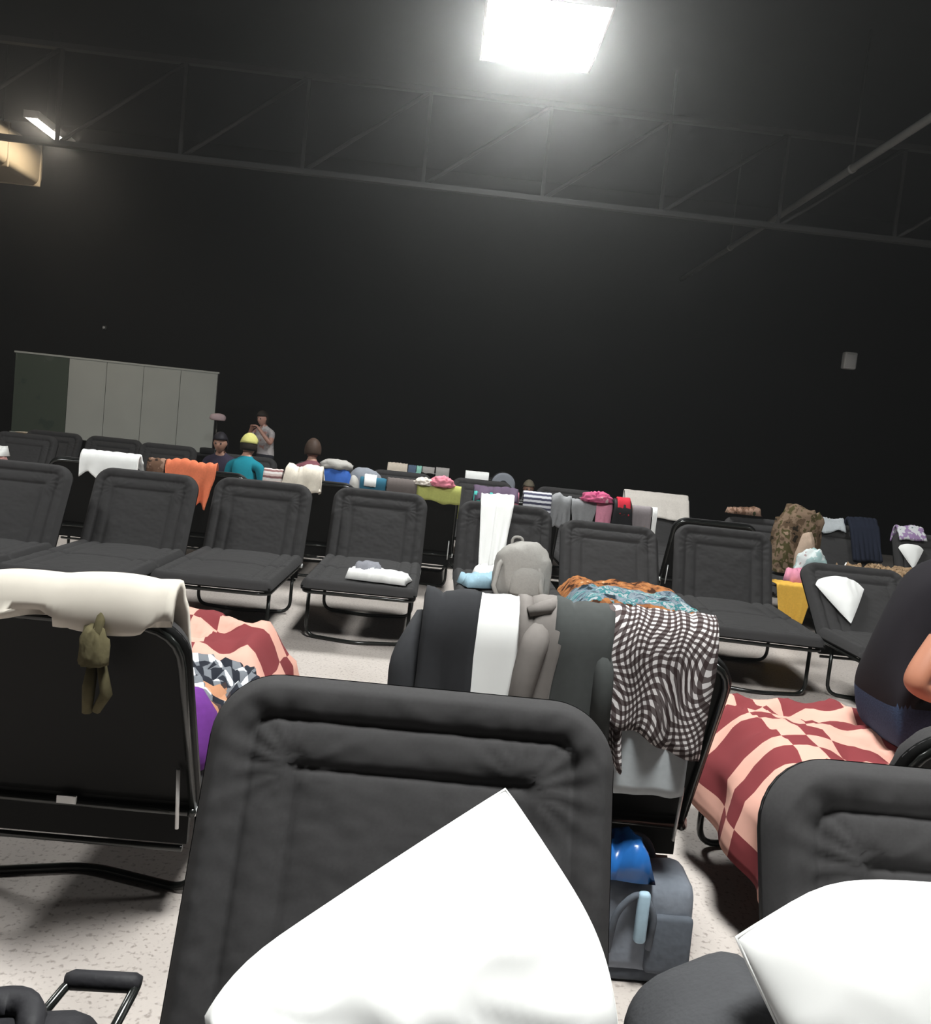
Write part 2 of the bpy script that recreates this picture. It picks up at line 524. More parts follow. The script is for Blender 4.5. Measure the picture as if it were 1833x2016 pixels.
def build_proto():
    vs, fs, uv = back_meshes()
    b = mesh_obj('back_pad', vs, fs, M['pad'], None, uv); _protos['back_pad'] = b.data; bpy.data.objects.remove(b)
    # rear sheet: rounded rectangle with a rolled hem
    ol = []
    r = .13
    L = LB + .02
    ol += [(-W / 2, 0.0), (-W / 2, L - r)]
    ol += [(-W / 2 + r - r * cos(k * pi / 16), L - r + r * sin(k * pi / 16)) for k in range(1, 8)]
    ol += [(-W / 2 + r, L)]
    ol += [(-x, y) for x, y in ol[::-1]]
    nn = len(ol)
    cx, cy = 0, L / 2
    vv = []; ff = []
    rings = [(1.0, .006), (1.0, -.008), (.985, -.018), (.93, -.014), (.6, -.016), (.3, -.012)]
    for s, z in rings:
        for x, y in ol:
            vv.append((cx + (x - cx) * s, cy + (y - cy) * s, z + (.003 * nz(x * 7 * s, y * 7 * s, 2) if s < .95 else 0)))
    for k in range(len(rings) - 1):
        for i in range(nn):
            j = (i + 1) % nn
            ff.append((k * nn + i, k * nn + j, (k + 1) * nn + j, (k + 1) * nn + i))
    ff.append(tuple((len(rings) - 1) * nn + i for i in range(nn)))
    b = mesh_obj('back_cover', vv, ff, M['vinyl']); _protos['back_cover'] = b.data; bpy.data.objects.remove(b)
    # back frame tube
    m = MB()
    m.tube(fillet([(-W / 2 + .02, -.03, -.02), (-W / 2 + .02, L - .02, -.02), (W / 2 - .02, L - .02, -.02), (W / 2 - .02, -.03, -.02)], .12, 6), .012, 8)
    b = m.build('back_frame', M['tube']); _protos['back_frame'] = b.data; bpy.data.objects.remove(b)
    # seat pad, closed end at the foot
    vs, fs, uv = pad_mesh('s', LS, .07, 8.3, (.62,))
    vs = [(x, -w, HZ + h) for x, w, h in vs]
    fs = [f[::-1] for f in fs]
    b = mesh_obj('seat_pad', vs, fs, M['pad'], None, uv); _protos['seat_pad'] = b.data; bpy.data.objects.remove(b)
    m = MB(); m.box(-W / 2 + .01, W / 2 - .01, -LS + .02, 0, HZ - .012, HZ + .012)
    b = m.build('sling', M['vinyl'], None, False); _protos['sling'] = b.data; bpy.data.objects.remove(b)
    m = MB()
    zr = HZ - .03
    m.tube(fillet([(-W / 2 + .02, .03, zr), (-W / 2 + .02, -LS + .03, zr), (W / 2 - .02, -LS + .03, zr), (W / 2 - .02, .03, zr)], .09, 6), .013, 8)
    b = m.build('seat_frame', M['tube']); _protos['seat_frame'] = b.data; bpy.data.objects.remove(b)
    # leg loop: rounded U with a kinked floor bar
    m = MB()
    w2 = W / 2 - .045
    m.tube(fillet([(-w2, 0, zr), (-w2, 0, .014), (0, -.10, .014), (w2, 0, .014), (w2, 0, zr)], .085, 6), .013, 8)
    b = m.build('leg', M['tube']); _protos['leg'] = b.data; bpy.data.objects.remove(b)
    m = MB(); m.tube([(-w2, 0, .22), (w2, 0, .22)], .010, 8)
    b = m.build('leg_brace', M['tube']); _protos['leg_brace'] = b.data; bpy.data.objects.remove(b)
    m = MB(); m.tube([(-W / 2 + .03, 0, 0), (W / 2 - .03, 0, 0)], .012, 8)
    b = m.build('hinge_bar', M['tube']); _protos['hinge_bar'] = b.data; bpy.data.objects.remove(b)
    m = MB(); m.tube([(0, .055, -.065), (0, .088, .12)], .0055, 8)
    b = m.build('ratchet_bar', M['chrome']); _protos['ratchet_bar'] = b.data; bpy.data.objects.remove(b)
    m = MB(); m.box(-W / 2 + .03, W / 2 - .03, -.012, .012, -.13, .005)
    b = m.build('lower_flap', M['vinyl'], None, False); _protos['lower_flap'] = b.data; bpy.data.objects.remove(b)
    m = MB(); m.tube([(0, 0, -.012), (0, 0, .012)], .02, 10)
    b = m.build('pivot', M['chrome']); _protos['pivot'] = b.data; bpy.data.objects.remove(b)
build_proto()
COTS = {}
GROUP = 'folding camp beds standing in rows'
def cot(key, label, x, y, facing, ang=64.0, turn=0.0):
    """origin on the floor under the hinge; the head end lies along local +y. facing 0: cushion towards the viewer"""
    rz = (0 if facing == 0 else pi) + radians(turn)
    r = empty('folding_cot', (x, y, 0), rz)
    tag(r, label, 'cot', GROUP)
    def part(n, loc=(0, 0, 0), rot=None, parent=None):
        o = bpy.data.objects.new(n, _protos[n]); link(o, parent or r)
        o.location = loc
        if rot: o.rotation_euler = rot
        return o
    part('seat_pad'); part('sling'); part('seat_frame')
    al = radians(ang)
    bp = part('back_pad', (0, 0, HZ), (al, 0, 0))
    part('back_cover', (0, 0, HZ), (al, 0, 0))
    part('back_frame', (0, 0, HZ), (al, 0, 0))
    for ly in (-.17, -1.12):
        lg = part('leg', (0, ly, 0))
        if ly > -.5: part('leg_brace', (0, -ly, .015), None, lg)
    part('lower_flap', (0, 0, HZ))
    hb = part('hinge_bar', (0, .022, HZ - .03))
    for s in (-1, 1):
        rb = part('ratchet_bar', (s * (W / 2 - .05), 0, HZ))
        part('pivot', (s * .038, 0, -.03), (0, pi / 2, 0), rb)
    COTS[key] = dict(o=r, x=x, y=y, rz=rz, al=al, top=(LB * cos(al), HZ + LB * sin(al)))
    return r

cot('A1', 'nearest dark grey padded folding cot, raised backrest behind the big white pillow', .01, 1.49, 0, 66)
cot('A2', 'dark grey padded folding cot at the right picture edge with second white pillow', 1.03, 1.28, 0, 66)
cot('B1', 'folding cot seen from behind, khaki strap on its black back, cream quilt on top', -.98, 2.49, 1, 64)
cot('B2', 'folding cot seen from behind with jackets and checked shirt hung over it', .50, 2.70, 1, 64)
cot('B3', 'folding cot under the pink checked blanket where the person in black sits', 1.52, 2.20, 1, 62)
cot('C0', 'empty dark folding cot at the left edge, leftmost of the middle row', -3.09, 6.42, 0)
cot('C1', 'empty dark folding cot, second from the left in the middle row', -2.24, 6.72, 0)
cot('C2', 'empty dark folding cot, third from the left in the middle row', -1.39, 7.00, 0)
cot('C3', 'dark folding cot with small white towel lying on its seat', -.45, 7.25, 0)
cot('C4', 'dark folding cot carrying the pale backpack, white trousers over its backrest', .61, 7.18, 0)
cot('C5', 'dark folding cot under the teal and orange printed blanket', 1.44, 6.82, 0, 54, -1.5)
cot('C6', 'empty black folding cot right of the printed blanket', 2.38, 6.95, 0, 64, -5.5)
cot('C7', 'low dark cot with white diamond pillow behind the person in black', 3.17, 6.05, 0, 42)
cot('D1', 'dark cot behind the middle row with white sheet over its back', -2.95, 8.00, 1)
cot('D2', 'dark cot behind the middle row with orange cloth over its back', -2.03, 8.10, 1)
cot('D3', 'dark cot behind the middle row with cream bundle and blue bag on it', -1.10, 8.30, 1)
cot('D4', 'dark cot behind the middle row with lime green cloth over its back', -.17, 8.50, 1)
cot('D5', 'dark cot behind the middle row with turquoise and pink towels over it', .80, 8.48, 1)
cot('D6', 'dark cot behind the middle row with grey, pink and black clothes over it', 1.68, 8.45, 1)
cot('D7', 'dark cot standing back to back with the empty black cot', 2.62, 8.35, 1)
cot('E1', 'far dark cot where the person in dark purple sits', -2.45, 11.2, 0)
cot('E2', 'far dark cot just behind the cream bundle', -1.45, 11.25, 0)
cot('E3', 'far dark cot just behind the lime green cloth', -.45, 11.2, 0)
cot('E4', 'far dark cot behind the turquoise towel', .60, 11.2, 0)
cot('E5', 'far dark cot behind the striped towels', 1.70, 11.2, 0)
cot('E6', 'far dark cot with cream white blanket over its whole back', 2.88, 11.2, 0)
cot('F1', 'dark cot below the green board of the partition', -5.45, 12.5, 0)
cot('F2', 'dark cot in front of the pale partition, between two other cots', -4.60, 12.5, 0)
cot('F3', 'dark cot in front of the pale partition, nearest the white sheet', -3.72, 12.1, 0)
cot('F4', 'farthest dark cot with cream towel and grey blanket over its back', -.27, 12.75, 1)
cot('F5', 'farthest dark cot with white cloth and grey bedroll on its back', .75, 12.75, 1)
cot('G0', 'dark cot with brown camouflage bundle and yellow cloth on it', 3.55, 9.2, 0, 60)
cot('G1', 'dark cot with leopard print cloth on its seat', 4.42, 9.3, 0)
cot('G2', 'dark cot at the right edge with small white pillow on its back', 5.35, 9.1, 0)
# tag on the frame of the cot seen from behind
o = MB().box(-.027, .027, -.004, .004, -.011, .011).build('care_tag', M['tag'], COTS['B1']['o'], False)
o.location = (-.03, .034, HZ - .018); o['label'] = 'small white paper tag'

# ------------------------------------------------------------------ cloth makers
def add_solid(o, th):
    s = o.modifiers.new('thickness', 'SOLIDIFY'); s.thickness = th; s.offset = 1.0
    return o
def hang(name, label, cat, key, u0, u1, fd, rd, mat, th=.008, off=.0, folds=3, amp=.012, seed=0.0, taper=0.0, skew=0.0,
         hem=.02, group=None, slump=0.0, bulge=0.0, arc=1.0, uvwarp=0.0, hemtilt=0.0):
    """cloth hung over the top edge of a cot's back: fd down the cushion, rd down behind"""
    c = COTS[key]
    al = c['al']; Ty, Tz = c['top']
    dirv = (cos(al), sin(al)); nv_ = (-sin(al), cos(al))
    rr = .072 + off
    nu, = (max(10, int(abs(u1 - u0) / .016)),)
    path = []
    nf = max(2, int(fd / .025)) if fd > 0 else 0
    for k in range(nf):
        s = fd * (1 - k / nf)
        path.append((Ty - dirv[0] * s + nv_[0] * rr, Tz - dirv[1] * s + nv_[1] * rr, 0, s / max(fd, .01), -1))
    a0 = math.atan2(nv_[1], nv_[0]); na = 7
    for k in range(na + 1):
        a = a0 + (0 - a0) * k / na * arc
        path.append((Ty + rr * .55 * cos(a) + .0, Tz + rr * sin(a), 0, 0, 0))
    nr = max(2, int(rd / .025)) if rd > 0 else 0
    for k in range(1, nr + 1):
        s = rd * k / nr
        path.append((Ty + rr * .55, Tz - s, s, s / max(rd, .01), 1))
    nvv = len(path)
    tot = 0; lens = [0]
    for k in range(1, nvv):
        tot += sqrt((path[k][0] - path[k - 1][0]) ** 2 + (path[k][1] - path[k - 1][1]) ** 2); lens.append(tot)
    vs = []; uv = []
    uc = (u0 + u1) / 2
    for j, (py, pz, s, tt, side) in enumerate(path):
        for i in range(nu):
            q = i / (nu - 1)
            u = u0 + (u1 - u0) * q
            u2 = uc + (u - uc) * (1 - taper * tt * (1 if side else 0)) + skew * tt
            f = sin(2 * pi * folds * q + seed + 1.5 * nz(q * 3, seed)) + .6 * nz(q * 7, lens[j] * 5, seed)
            dy = amp * f * (tt if side else .35)
            dz = amp * .5 * f if side == 0 else 0
            hemz = (hem * nz(q * 4 + seed, 7.7) + hemtilt * (q - .5)) * tt if side else 0
            y, z = py, pz
            if side == 1:
                y += max(-.02, dy) + bulge * sin(pi * min(1, tt)) ; z += hemz
                u2 += .25 * amp * nz(q * 5, tt * 3, seed + 4)
            elif side == -1:
                y += nv_[0] * (abs(dy) ) ; z += nv_[1] * abs(dy)
                y -= dirv[0] * hemz; z -= dirv[1] * hemz
            else:
                z += abs(dz) + slump * nz(q * 2.3, seed)
            vs.append((u2, y, z)); uv.append((u - u0 + uvwarp * nz(q * 3 + seed, lens[j] * 5, 1), lens[j] + uvwarp * nz(q * 3, lens[j] * 5 + seed, 4)))
    o = mesh_obj(name, vs, grid_faces(nu, nvv), mat, None, uv)
    o.location = c['o'].location; o.rotation_euler = c['o'].rotation_euler
    add_solid(o, th)
    return tag(o, label, cat, group) if label else o

def crumple(name, label, cat, loc, sx, sy, h, mat, rz=0.0, seed=0.0, base=.03, rough=1.0, droop=None, res=.02, uvs=1.0, parent=None, edge=.10):
    """a heap of cloth lying on something; droop=(side -> depth) lets one edge hang down"""
    nu, nv = max(8, int(sx / res)), max(8, int(sy / res))
    vs = []; uv = []
    for j in range(nv):
        for i in range(nu):
            a, b = -1 + 2 * i / (nu - 1), -1 + 2 * j / (nv - 1)
            wob = 1 + .10 * nz(a * 1.7 + seed, b * 1.7, seed) * rough
            x, y = a * sx / 2 * wob, b * sy / 2 * (1 + .10 * nz(b * 1.9, a * 1.6 + seed, seed + 5) * rough)
            ed = min(1 - abs(a), 1 - abs(b))
            env = 1 - (1 - min(1, ed / edge)) ** 2
            kf = 7 * (.8 / min(sx, sy)) ** .6
            rid = 1 - abs(nz(x * kf + seed, y * kf, seed)) * 2.6
            z = base * env + h * env * (.35 + .35 * rid + .35 * nz(x * 3.1 + seed, y * 3.3, seed + 2) + .12 * nz(x * 17, y * 17, seed) * rough)
            if droop:
                for sd, dep in droop.items():
                    t = {'l': -a, 'r': a, 'n': -b, 'f': b}[sd]
                    if t > .6:
                        z = z * .6 - dep * min(1, (t - .6) / .4) ** .8 + .0
                        k = (t - .6) / .4
                        if sd in 'lr': x = (x / abs(x)) * (sx / 2 * .62 + .05 * min(1, k * 1.5))
                        else: y = (y / abs(y)) * (sy / 2 * .62 + .05 * min(1, k * 1.5))
            vs.append((x, y, max(z, .004) if not droop else z)); uv.append(((a + 1) / 2 * sx * uvs, (b + 1) / 2 * sy * uvs))
    o = mesh_obj(name, vs, grid_faces(nu, nv), mat, parent, uv)
    o.location = loc; o.rotation_euler = (0, 0, rz)
    add_solid(o, .006)
    return tag(o, label, cat) if label else o

def blob(name, label, cat, loc, s, mat, seed=0.0, amp=.14, freq=2.4, rz=0.0, flat=.35, sub=4, parent=None, power=1.0):
    bm = bmesh.new()
    bmesh.ops.create_icosphere(bm, subdivisions=sub, radius=1.0)
    for v in bm.verts:
        p = v.co.normalized()
        k = 1 + amp * (nz(p.x * freq + seed, p.y * freq, p.z * freq) + .5 * (1 - abs(nz(p.x * freq * 2.1, p.y * freq * 2.1 + seed, p.z * 4)) * 2) - .25)
        q = Vector([math.copysign(abs(c) ** power, c) for c in p]) * k
        if q.z < -flat: q.z = -flat + (q.z + flat) * .12
        v.co = Vector((q.x * s[0], q.y * s[1], (q.z + flat + .06) * s[2]))
    zmin = min(v.co.z for v in bm.verts)
    for v in bm.verts: v.co.z -= zmin
    me = bpy.data.meshes.new(name); bm.to_mesh(me); bm.free()
    me.polygons.foreach_set('use_smooth', [True] * len(me.polygons))
    me.materials.append(mat)
    o = link(bpy.data.objects.new(name, me), parent)
    o.location = loc; o.rotation_euler = (0, 0, rz)
    return tag(o, label, cat) if label else o

def pillow(name, label, loc, rot, w, h, T, mat, seed=0.0, wr=1.0, n=44, cat='pillow', seam=True, pin=-.02):
    """stuffed pillow lying in its own xy plane"""
    vs = []; uv = []; fs = []
    for side in (1, -1):
        off = len(vs)
        for j in range(n):
            for i in range(n):
                a, b = -1 + 2 * i / (n - 1), -1 + 2 * j / (n - 1)
                a = sin(a * pi / 2); b = sin(b * pi / 2)
                x = w / 2 * a * (1 - pin * (1 - b * b)); y = h / 2 * b * (1 - pin * (1 - a * a))
                e = max(0, (1 - a * a)) ** .55 * max(0, (1 - b * b)) ** .55
                z = side * T / 2 * e
                wz = .018 * wr * nz(x * 5 + seed, y * 5, side) + .010 * wr * (1 - 2 * abs(nz(x * 8, y * 8 + seed, side * 3)))
                z += side * wz * min(1, e * 2)
                vs.append((x, y, z)); uv.append((x, y))
        g = grid_faces(n, n, off)
        fs += g if side == 1 else [f[::-1] for f in g]
    r = mesh_obj(name, vs, fs, mat, None, uv)
    r.location = loc; r.rotation_euler = rot
    bm = bmesh.new(); bm.from_mesh(r.data)
    bmesh.ops.remove_doubles(bm, verts=bm.verts[:], dist=.0005)
    bm.to_mesh(r.data); bm.free()
    r.data.polygons.foreach_set('use_smooth', [True] * len(r.data.polygons))
    if seam:
        m = MB()
        ol = []
        for k in range(4 * 20):
            s, q = k // 20, (k % 20) / 20
            a, b = [(-1 + 2 * q, -1), (1, -1 + 2 * q), (1 - 2 * q, 1), (-1, 1 - 2 * q)][s]
            ol.append((w / 2 * a * (1 - pin * (1 - b * b)), h / 2 * b * (1 - pin * (1 - a * a)), 0))
        m.tube(ol, .003, 6, closed=True)
        m.build('piping', mat, r)
    return tag(r, label, cat)

def spread(name, label, cat, x0, x1, y0, y1, z, mat, hangs=None, puff_h=.06, seed=0.0, res=.025, rz=0.0, uvs=1.0, th=.008, rough=1.0, shape=None):
    """a blanket spread over a bed, with edges l r n f hanging down by the given lengths"""
    hg = dict(l=0, r=0, n=0, f=0); hg.update(hangs or {})
    cx, cy = (x0 + x1) / 2, (y0 + y1) / 2
    hx, hy = (x1 - x0) / 2, (y1 - y0) / 2
    U0, U1, V0, V1 = -hx - hg['l'], hx + hg['r'], -hy - hg['n'], hy + hg['f']
    nu, nv = max(10, int((U1 - U0) / res)), max(10, int((V1 - V0) / res))
    vs = []; uv = []
    for j in range(nv):
        for i in range(nu):
            u = U0 + (U1 - U0) * i / (nu - 1); v = V0 + (V1 - V0) * j / (nv - 1)
            ox, oy = max(0, abs(u) - hx), max(0, abs(v) - hy)
            x, y = max(-hx, min(hx, u)), max(-hy, min(hy, v))
            ov = max(ox, oy)
            ed = min(hx - abs(x), hy - abs(y))
            env = min(1, ed / .12); env = 1 - (1 - env) ** 2
            zz = puff_h * env * (.75 + .35 * nz(x * 3 + seed, y * 3, seed)) + .35 * puff_h * env * (1 - 2 * abs(nz(x * 6 + seed, y * 6, seed + 3))) * rough
            if shape: zz += shape(x, y)
            flare = .015 + .02 * sin((u if oy > ox else v) * 17 + seed) * min(1, ov / .1) + .12 * ov
            if ov > 0:
                if ox >= oy and ox > 0: x += math.copysign(flare, u)
                if oy >= ox and oy > 0: y += math.copysign(flare, v)
                zz -= ov * (1 + .15 * nz(u * 4, v * 4, seed))
            x += .006 * nz(u * 9, v * 9, seed); y += .006 * nz(u * 9, v * 9, seed + 9)
            vs.append((x, y, zz)); uv.append(((u - U0) * uvs, (v - V0) * uvs))
    o = mesh_obj(name, vs, grid_faces(nu, nv), mat, None, uv)
    o.location = (cx, cy, z); o.rotation_euler = (0, 0, rz)
    add_solid(o, th)
    return tag(o, label, cat)

def drape(name, label, cat, edge, out, width, inner, drop, mat, seed=0.0, th=.006, folds=3, amp=.01, taper=0.0, inz=.0):
    """cloth lying over a horizontal edge: edge=(x,y,z), out = angle of the outward direction"""
    nu = max(10, int(width / .02))
    path = []
    for k in range(6): path.append((-inner * (1 - k / 6), .012 + inz * (1 - k / 6), 0))
    for k in range(5):
        a = pi / 2 * (1 - k / 4); path.append((.02 * cos(a), -.01 + .022 * sin(a), 0))
    nd = max(4, int(drop / .02))
    for k in range(1, nd + 1): path.append((.022, -.01 - drop * k / nd, k / nd))
    vs = []; uv = []; ln = 0; prev = None
    for q in path:
        if prev: ln += sqrt((q[0] - prev[0]) ** 2 + (q[1] - prev[1]) ** 2)
        prev = q
        for i in range(nu):
            s = -.5 + i / (nu - 1)
            f = sin(2 * pi * folds * s + seed) * amp + amp * nz(s * 5, ln * 6, seed)
            vs.append((q[0] + max(-.01, f) * (q[2] if q[2] else 0), s * width * (1 - taper * q[2]), q[1] + (abs(f) * .5 if not q[2] else .03 * nz(s * 4, seed) * q[2])))
            uv.append((s * width + .5, ln))
    o = mesh_obj(name, vs, grid_faces(nu, len(path)), mat, None, uv)
    o.location = edge; o.rotation_euler = (0, 0, out)
    add_solid(o, th)
    return tag(o, label, cat)

def pillow_fn(name, label, corner, w, h, T, phi, tilt, mat, rz=0.0, lim=None, seed=0.0, wr=1.0, which=(1, 1), n=44, sx=1.0):
    """pillow leaning on a backrest; the given corner sits at 'corner', turned by phi in its own plane"""
    o = pillow(name, label, (0, 0, 0), (0, 0, 0), w, h, T, mat, seed, wr, n)
    c, s = cos(phi), sin(phi)
    def soft(x, a, b):
        if x <= a: return x
        return a + (b - a) * math.tanh((x - a) / (b - a))
    def f(p):
        x, y = p[0] - which[0] * w / 2, p[1] - which[1] * h / 2
        X, Y = (c * x - s * y) * sx, s * x + c * y
        if lim:
            for ax, a, b in lim:
                if ax == 'r': X = soft(X, a, b)
                if ax == 'l': X = -soft(-X, a, b)
                if ax == 'b': Y = -soft(-Y, a, b)
                if ax == 't': Y = soft(Y, a, b)
        return (X, Y, p[2])
    for ob in [o] + list(o.children):
        for v in ob.data.vertices: v.co = f(v.co)
    o.location = corner; o.rotation_euler = (tilt, 0, rz)
    return o

# ------------------------------------------------------------------ people
def person_mesh(name, J, E_, mats, head, head_dir, head_s=1.0, sub=2):
    """one continuous figure grown over a skeleton. J: name -> (pos, radius, region); regions index into mats"""
    keys = list(J)
    idx = {k: i for i, k in enumerate(keys)}
    me = bpy.data.meshes.new('tmp')
    me.from_pydata([J[k][0] for k in keys], [(idx[a], idx[b]) for a, b in E_], [])
    o = link(bpy.data.objects.new('tmp', me))
    sk = o.modifiers.new('skin', 'SKIN'); sk.use_smooth_shade = True
    if not me.skin_vertices:
        bm0 = bmesh.new(); bm0.from_mesh(me); bm0.verts.layers.skin.verify(); bm0.to_mesh(me); bm0.free()
    for i, k in enumerate(keys):
        r = J[k][1]
        me.skin_vertices[0].data[i].radius = (r, r) if not isinstance(r, tuple) else r
        me.skin_vertices[0].data[i].use_root = (k == 'pelvis')
    sb = o.modifiers.new('sub', 'SUBSURF'); sb.levels = sub; sb.render_levels = sub
    dg = bpy.context.evaluated_depsgraph_get(); dg.update()
    m2 = bpy.data.meshes.new_from_object(o.evaluated_get(dg))
    bpy.data.objects.remove(o)
    bm = bmesh.new(); bm.from_mesh(m2)
    segs = [(Vector(J[a][0]), Vector(J[b][0]), J[b][2], J[a][2], J[a][1], J[b][1], .08 if b.startswith('el') else .45) for a, b in E_]
    for f in bm.faces:
        c = f.calc_center_median(); best = None
        for a, b, ra, rb, r1, r2, thr in segs:
            d = b - a; t = max(0, min(1, (c - a).dot(d) / max(1e-9, d.length_squared)))
            ds = (c - a - d * t).length / (r1 * (1 - t) + r2 * t)
            if best is None or ds < best[0]: best = (ds, ra if t > thr else rb)
        reg = best[1]; pz = J['pelvis'][0][2]
        if reg in (0, 1) and abs(c.x) < .17 and c.y < .10 and abs(c.z - pz) < .16: reg = 0 if c.z > pz + .05 else 1
        f.material_index = reg; f.smooth = True
    # head: skull, jaw, nose, ears as one shape joined to the neck
    fw = Vector(head_dir).normalized(); up = Vector((0, 0, 1)); up = (up - up.dot(fw) * fw).normalized(); rt = fw.cross(up)
    hc = Vector(head)
    bh = bmesh.new(); bmesh.ops.create_uvsphere(bh, u_segments=24, v_segments=18, radius=1.0)
    for v in bh.verts:
        p = v.co.copy()
        x, y, z = p.x * .074, p.y * .095, p.z * .118
        if p.z < -.1:
            x *= 1 - .35 * (-p.z - .1); y *= 1 - .12 * (-p.z)
        if p.y > .3:
            y += .022 * exp(-(p.x / .16) ** 2 - ((p.z + .15) / .22) ** 2)       # nose
            y -= .010 * exp(-((abs(p.x) - .38) / .18) ** 2 - ((p.z - .08) / .12) ** 2)   # eye sockets
            y += .006 * exp(-(p.x / .3) ** 2 - ((p.z + .5) / .07) ** 2)         # lips
            y += .008 * exp(-(p.x / .3) ** 2 - ((p.z + .85) / .12) ** 2)        # chin
        if abs(p.x) > .9: x += math.copysign(.014 * exp(-((p.y + .05) / .2) ** 2 - ((p.z + .02) / .25) ** 2), x)
        v.co = hc + (rt * x + fw * y + up * z) * head_s
    tmp = bpy.data.meshes.new('h'); bh.to_mesh(tmp); bh.free()
    nf = len(bm.faces)
    bm.from_mesh(tmp)
    bm.faces.ensure_lookup_table()
    for f in bm.faces[nf:]:
        f.material_index = 2; f.smooth = True
    for sx in (-1, 1):      # eyes
        ec = hc + (rt * sx * .030 + fw * .082 + up * .008) * head_s
        r_ = bmesh.ops.create_uvsphere(bm, u_segments=8, v_segments=6, radius=.012 * head_s, matrix=Matrix.Translation(ec))
        for v in r_['verts']:
            for f in v.link_faces: f.material_index = 4
    me = bpy.data.meshes.new(name); bm.to_mesh(me); bm.free()
    for m in mats: me.materials.append(m)
    return me, (hc, rt, fw, up)

def hair_piece(name, root, hf, mat, length=0.0, cap=False, s=1.0, bun=False):
    hc, rt, fw, up = hf
    bm = bmesh.new(); bmesh.ops.create_uvsphere(bm, u_segments=24, v_segments=16, radius=1.0)
    dele = []
    for v in bm.verts:
        p = v.co.copy()
        front = p.y > .25 and p.z < (.35 if not cap else .25)
        low = p.z < (-.45 if not cap else .12)
        if front or low: dele.append(v)
        k = 1.10 + (.02 * nz(p.x * 6, p.y * 6, p.z * 6) if not cap else 0)
        x, y, z = p.x * .074 * k, p.y * .095 * k, p.z * .118 * k
        if length and p.y < .3 and p.z < 0: z -= length * -p.z
        v.co = hc + (rt * x + fw * y + up * z) * s
    bmesh.ops.delete(bm, geom=dele, context='VERTS')
    me = bpy.data.meshes.new(name); bm.to_mesh(me); bm.free()
    me.polygons.foreach_set('use_smooth', [True] * len(me.polygons))
    me.materials.append(mat)
    o = link(bpy.data.objects.new(name, me), root)
    add_solid(o, .012)
    return o

def hand(J, E_, side, wrist, d, up, scale=1.0):
    """palm, four unequal fingers and a thumb leaving the side of the palm"""
    w = Vector(wrist); d = Vector(d).normalized(); u = Vector(up); u = (u - u.dot(d) * d).normalized(); r = d.cross(u) * side
    J['palm' + str(side)] = (tuple(w + d * .05 * scale), .028 * scale, 2); E_.append(('wr' + str(side), 'palm' + str(side)))
    for k, (off, ln) in enumerate(((-.027, .070), (-.009, .080), (.009, .075), (.026, .058))):
        a = w + d * .088 * scale + r * off * scale
        b = a + (d * .8 - u * .45) * ln * .55 * scale
        c = b + (d * .35 - u * .9) * ln * .45 * scale
        for nm, p, q in (('k', a, .0105), ('f', b, .0088), ('t', c, .0075)):
            J['%s%d_%d' % (nm, k, side)] = (tuple(p), q * scale, 2)
        E_ += [('palm' + str(side), 'k%d_%d' % (k, side)), ('k%d_%d' % (k, side), 'f%d_%d' % (k, side)), ('f%d_%d' % (k, side), 't%d_%d' % (k, side))]
    a = w + d * .035 * scale - r * .042 * scale
    b = a + (d * .7 - r * .4 - u * .3) * .04 * scale
    J['th%d' % side] = (tuple(a), .012 * scale, 2); J['tt%d' % side] = (tuple(b), .0085 * scale, 2)
    E_ += [('palm' + str(side), 'th%d' % side), ('th%d' % side, 'tt%d' % side)]

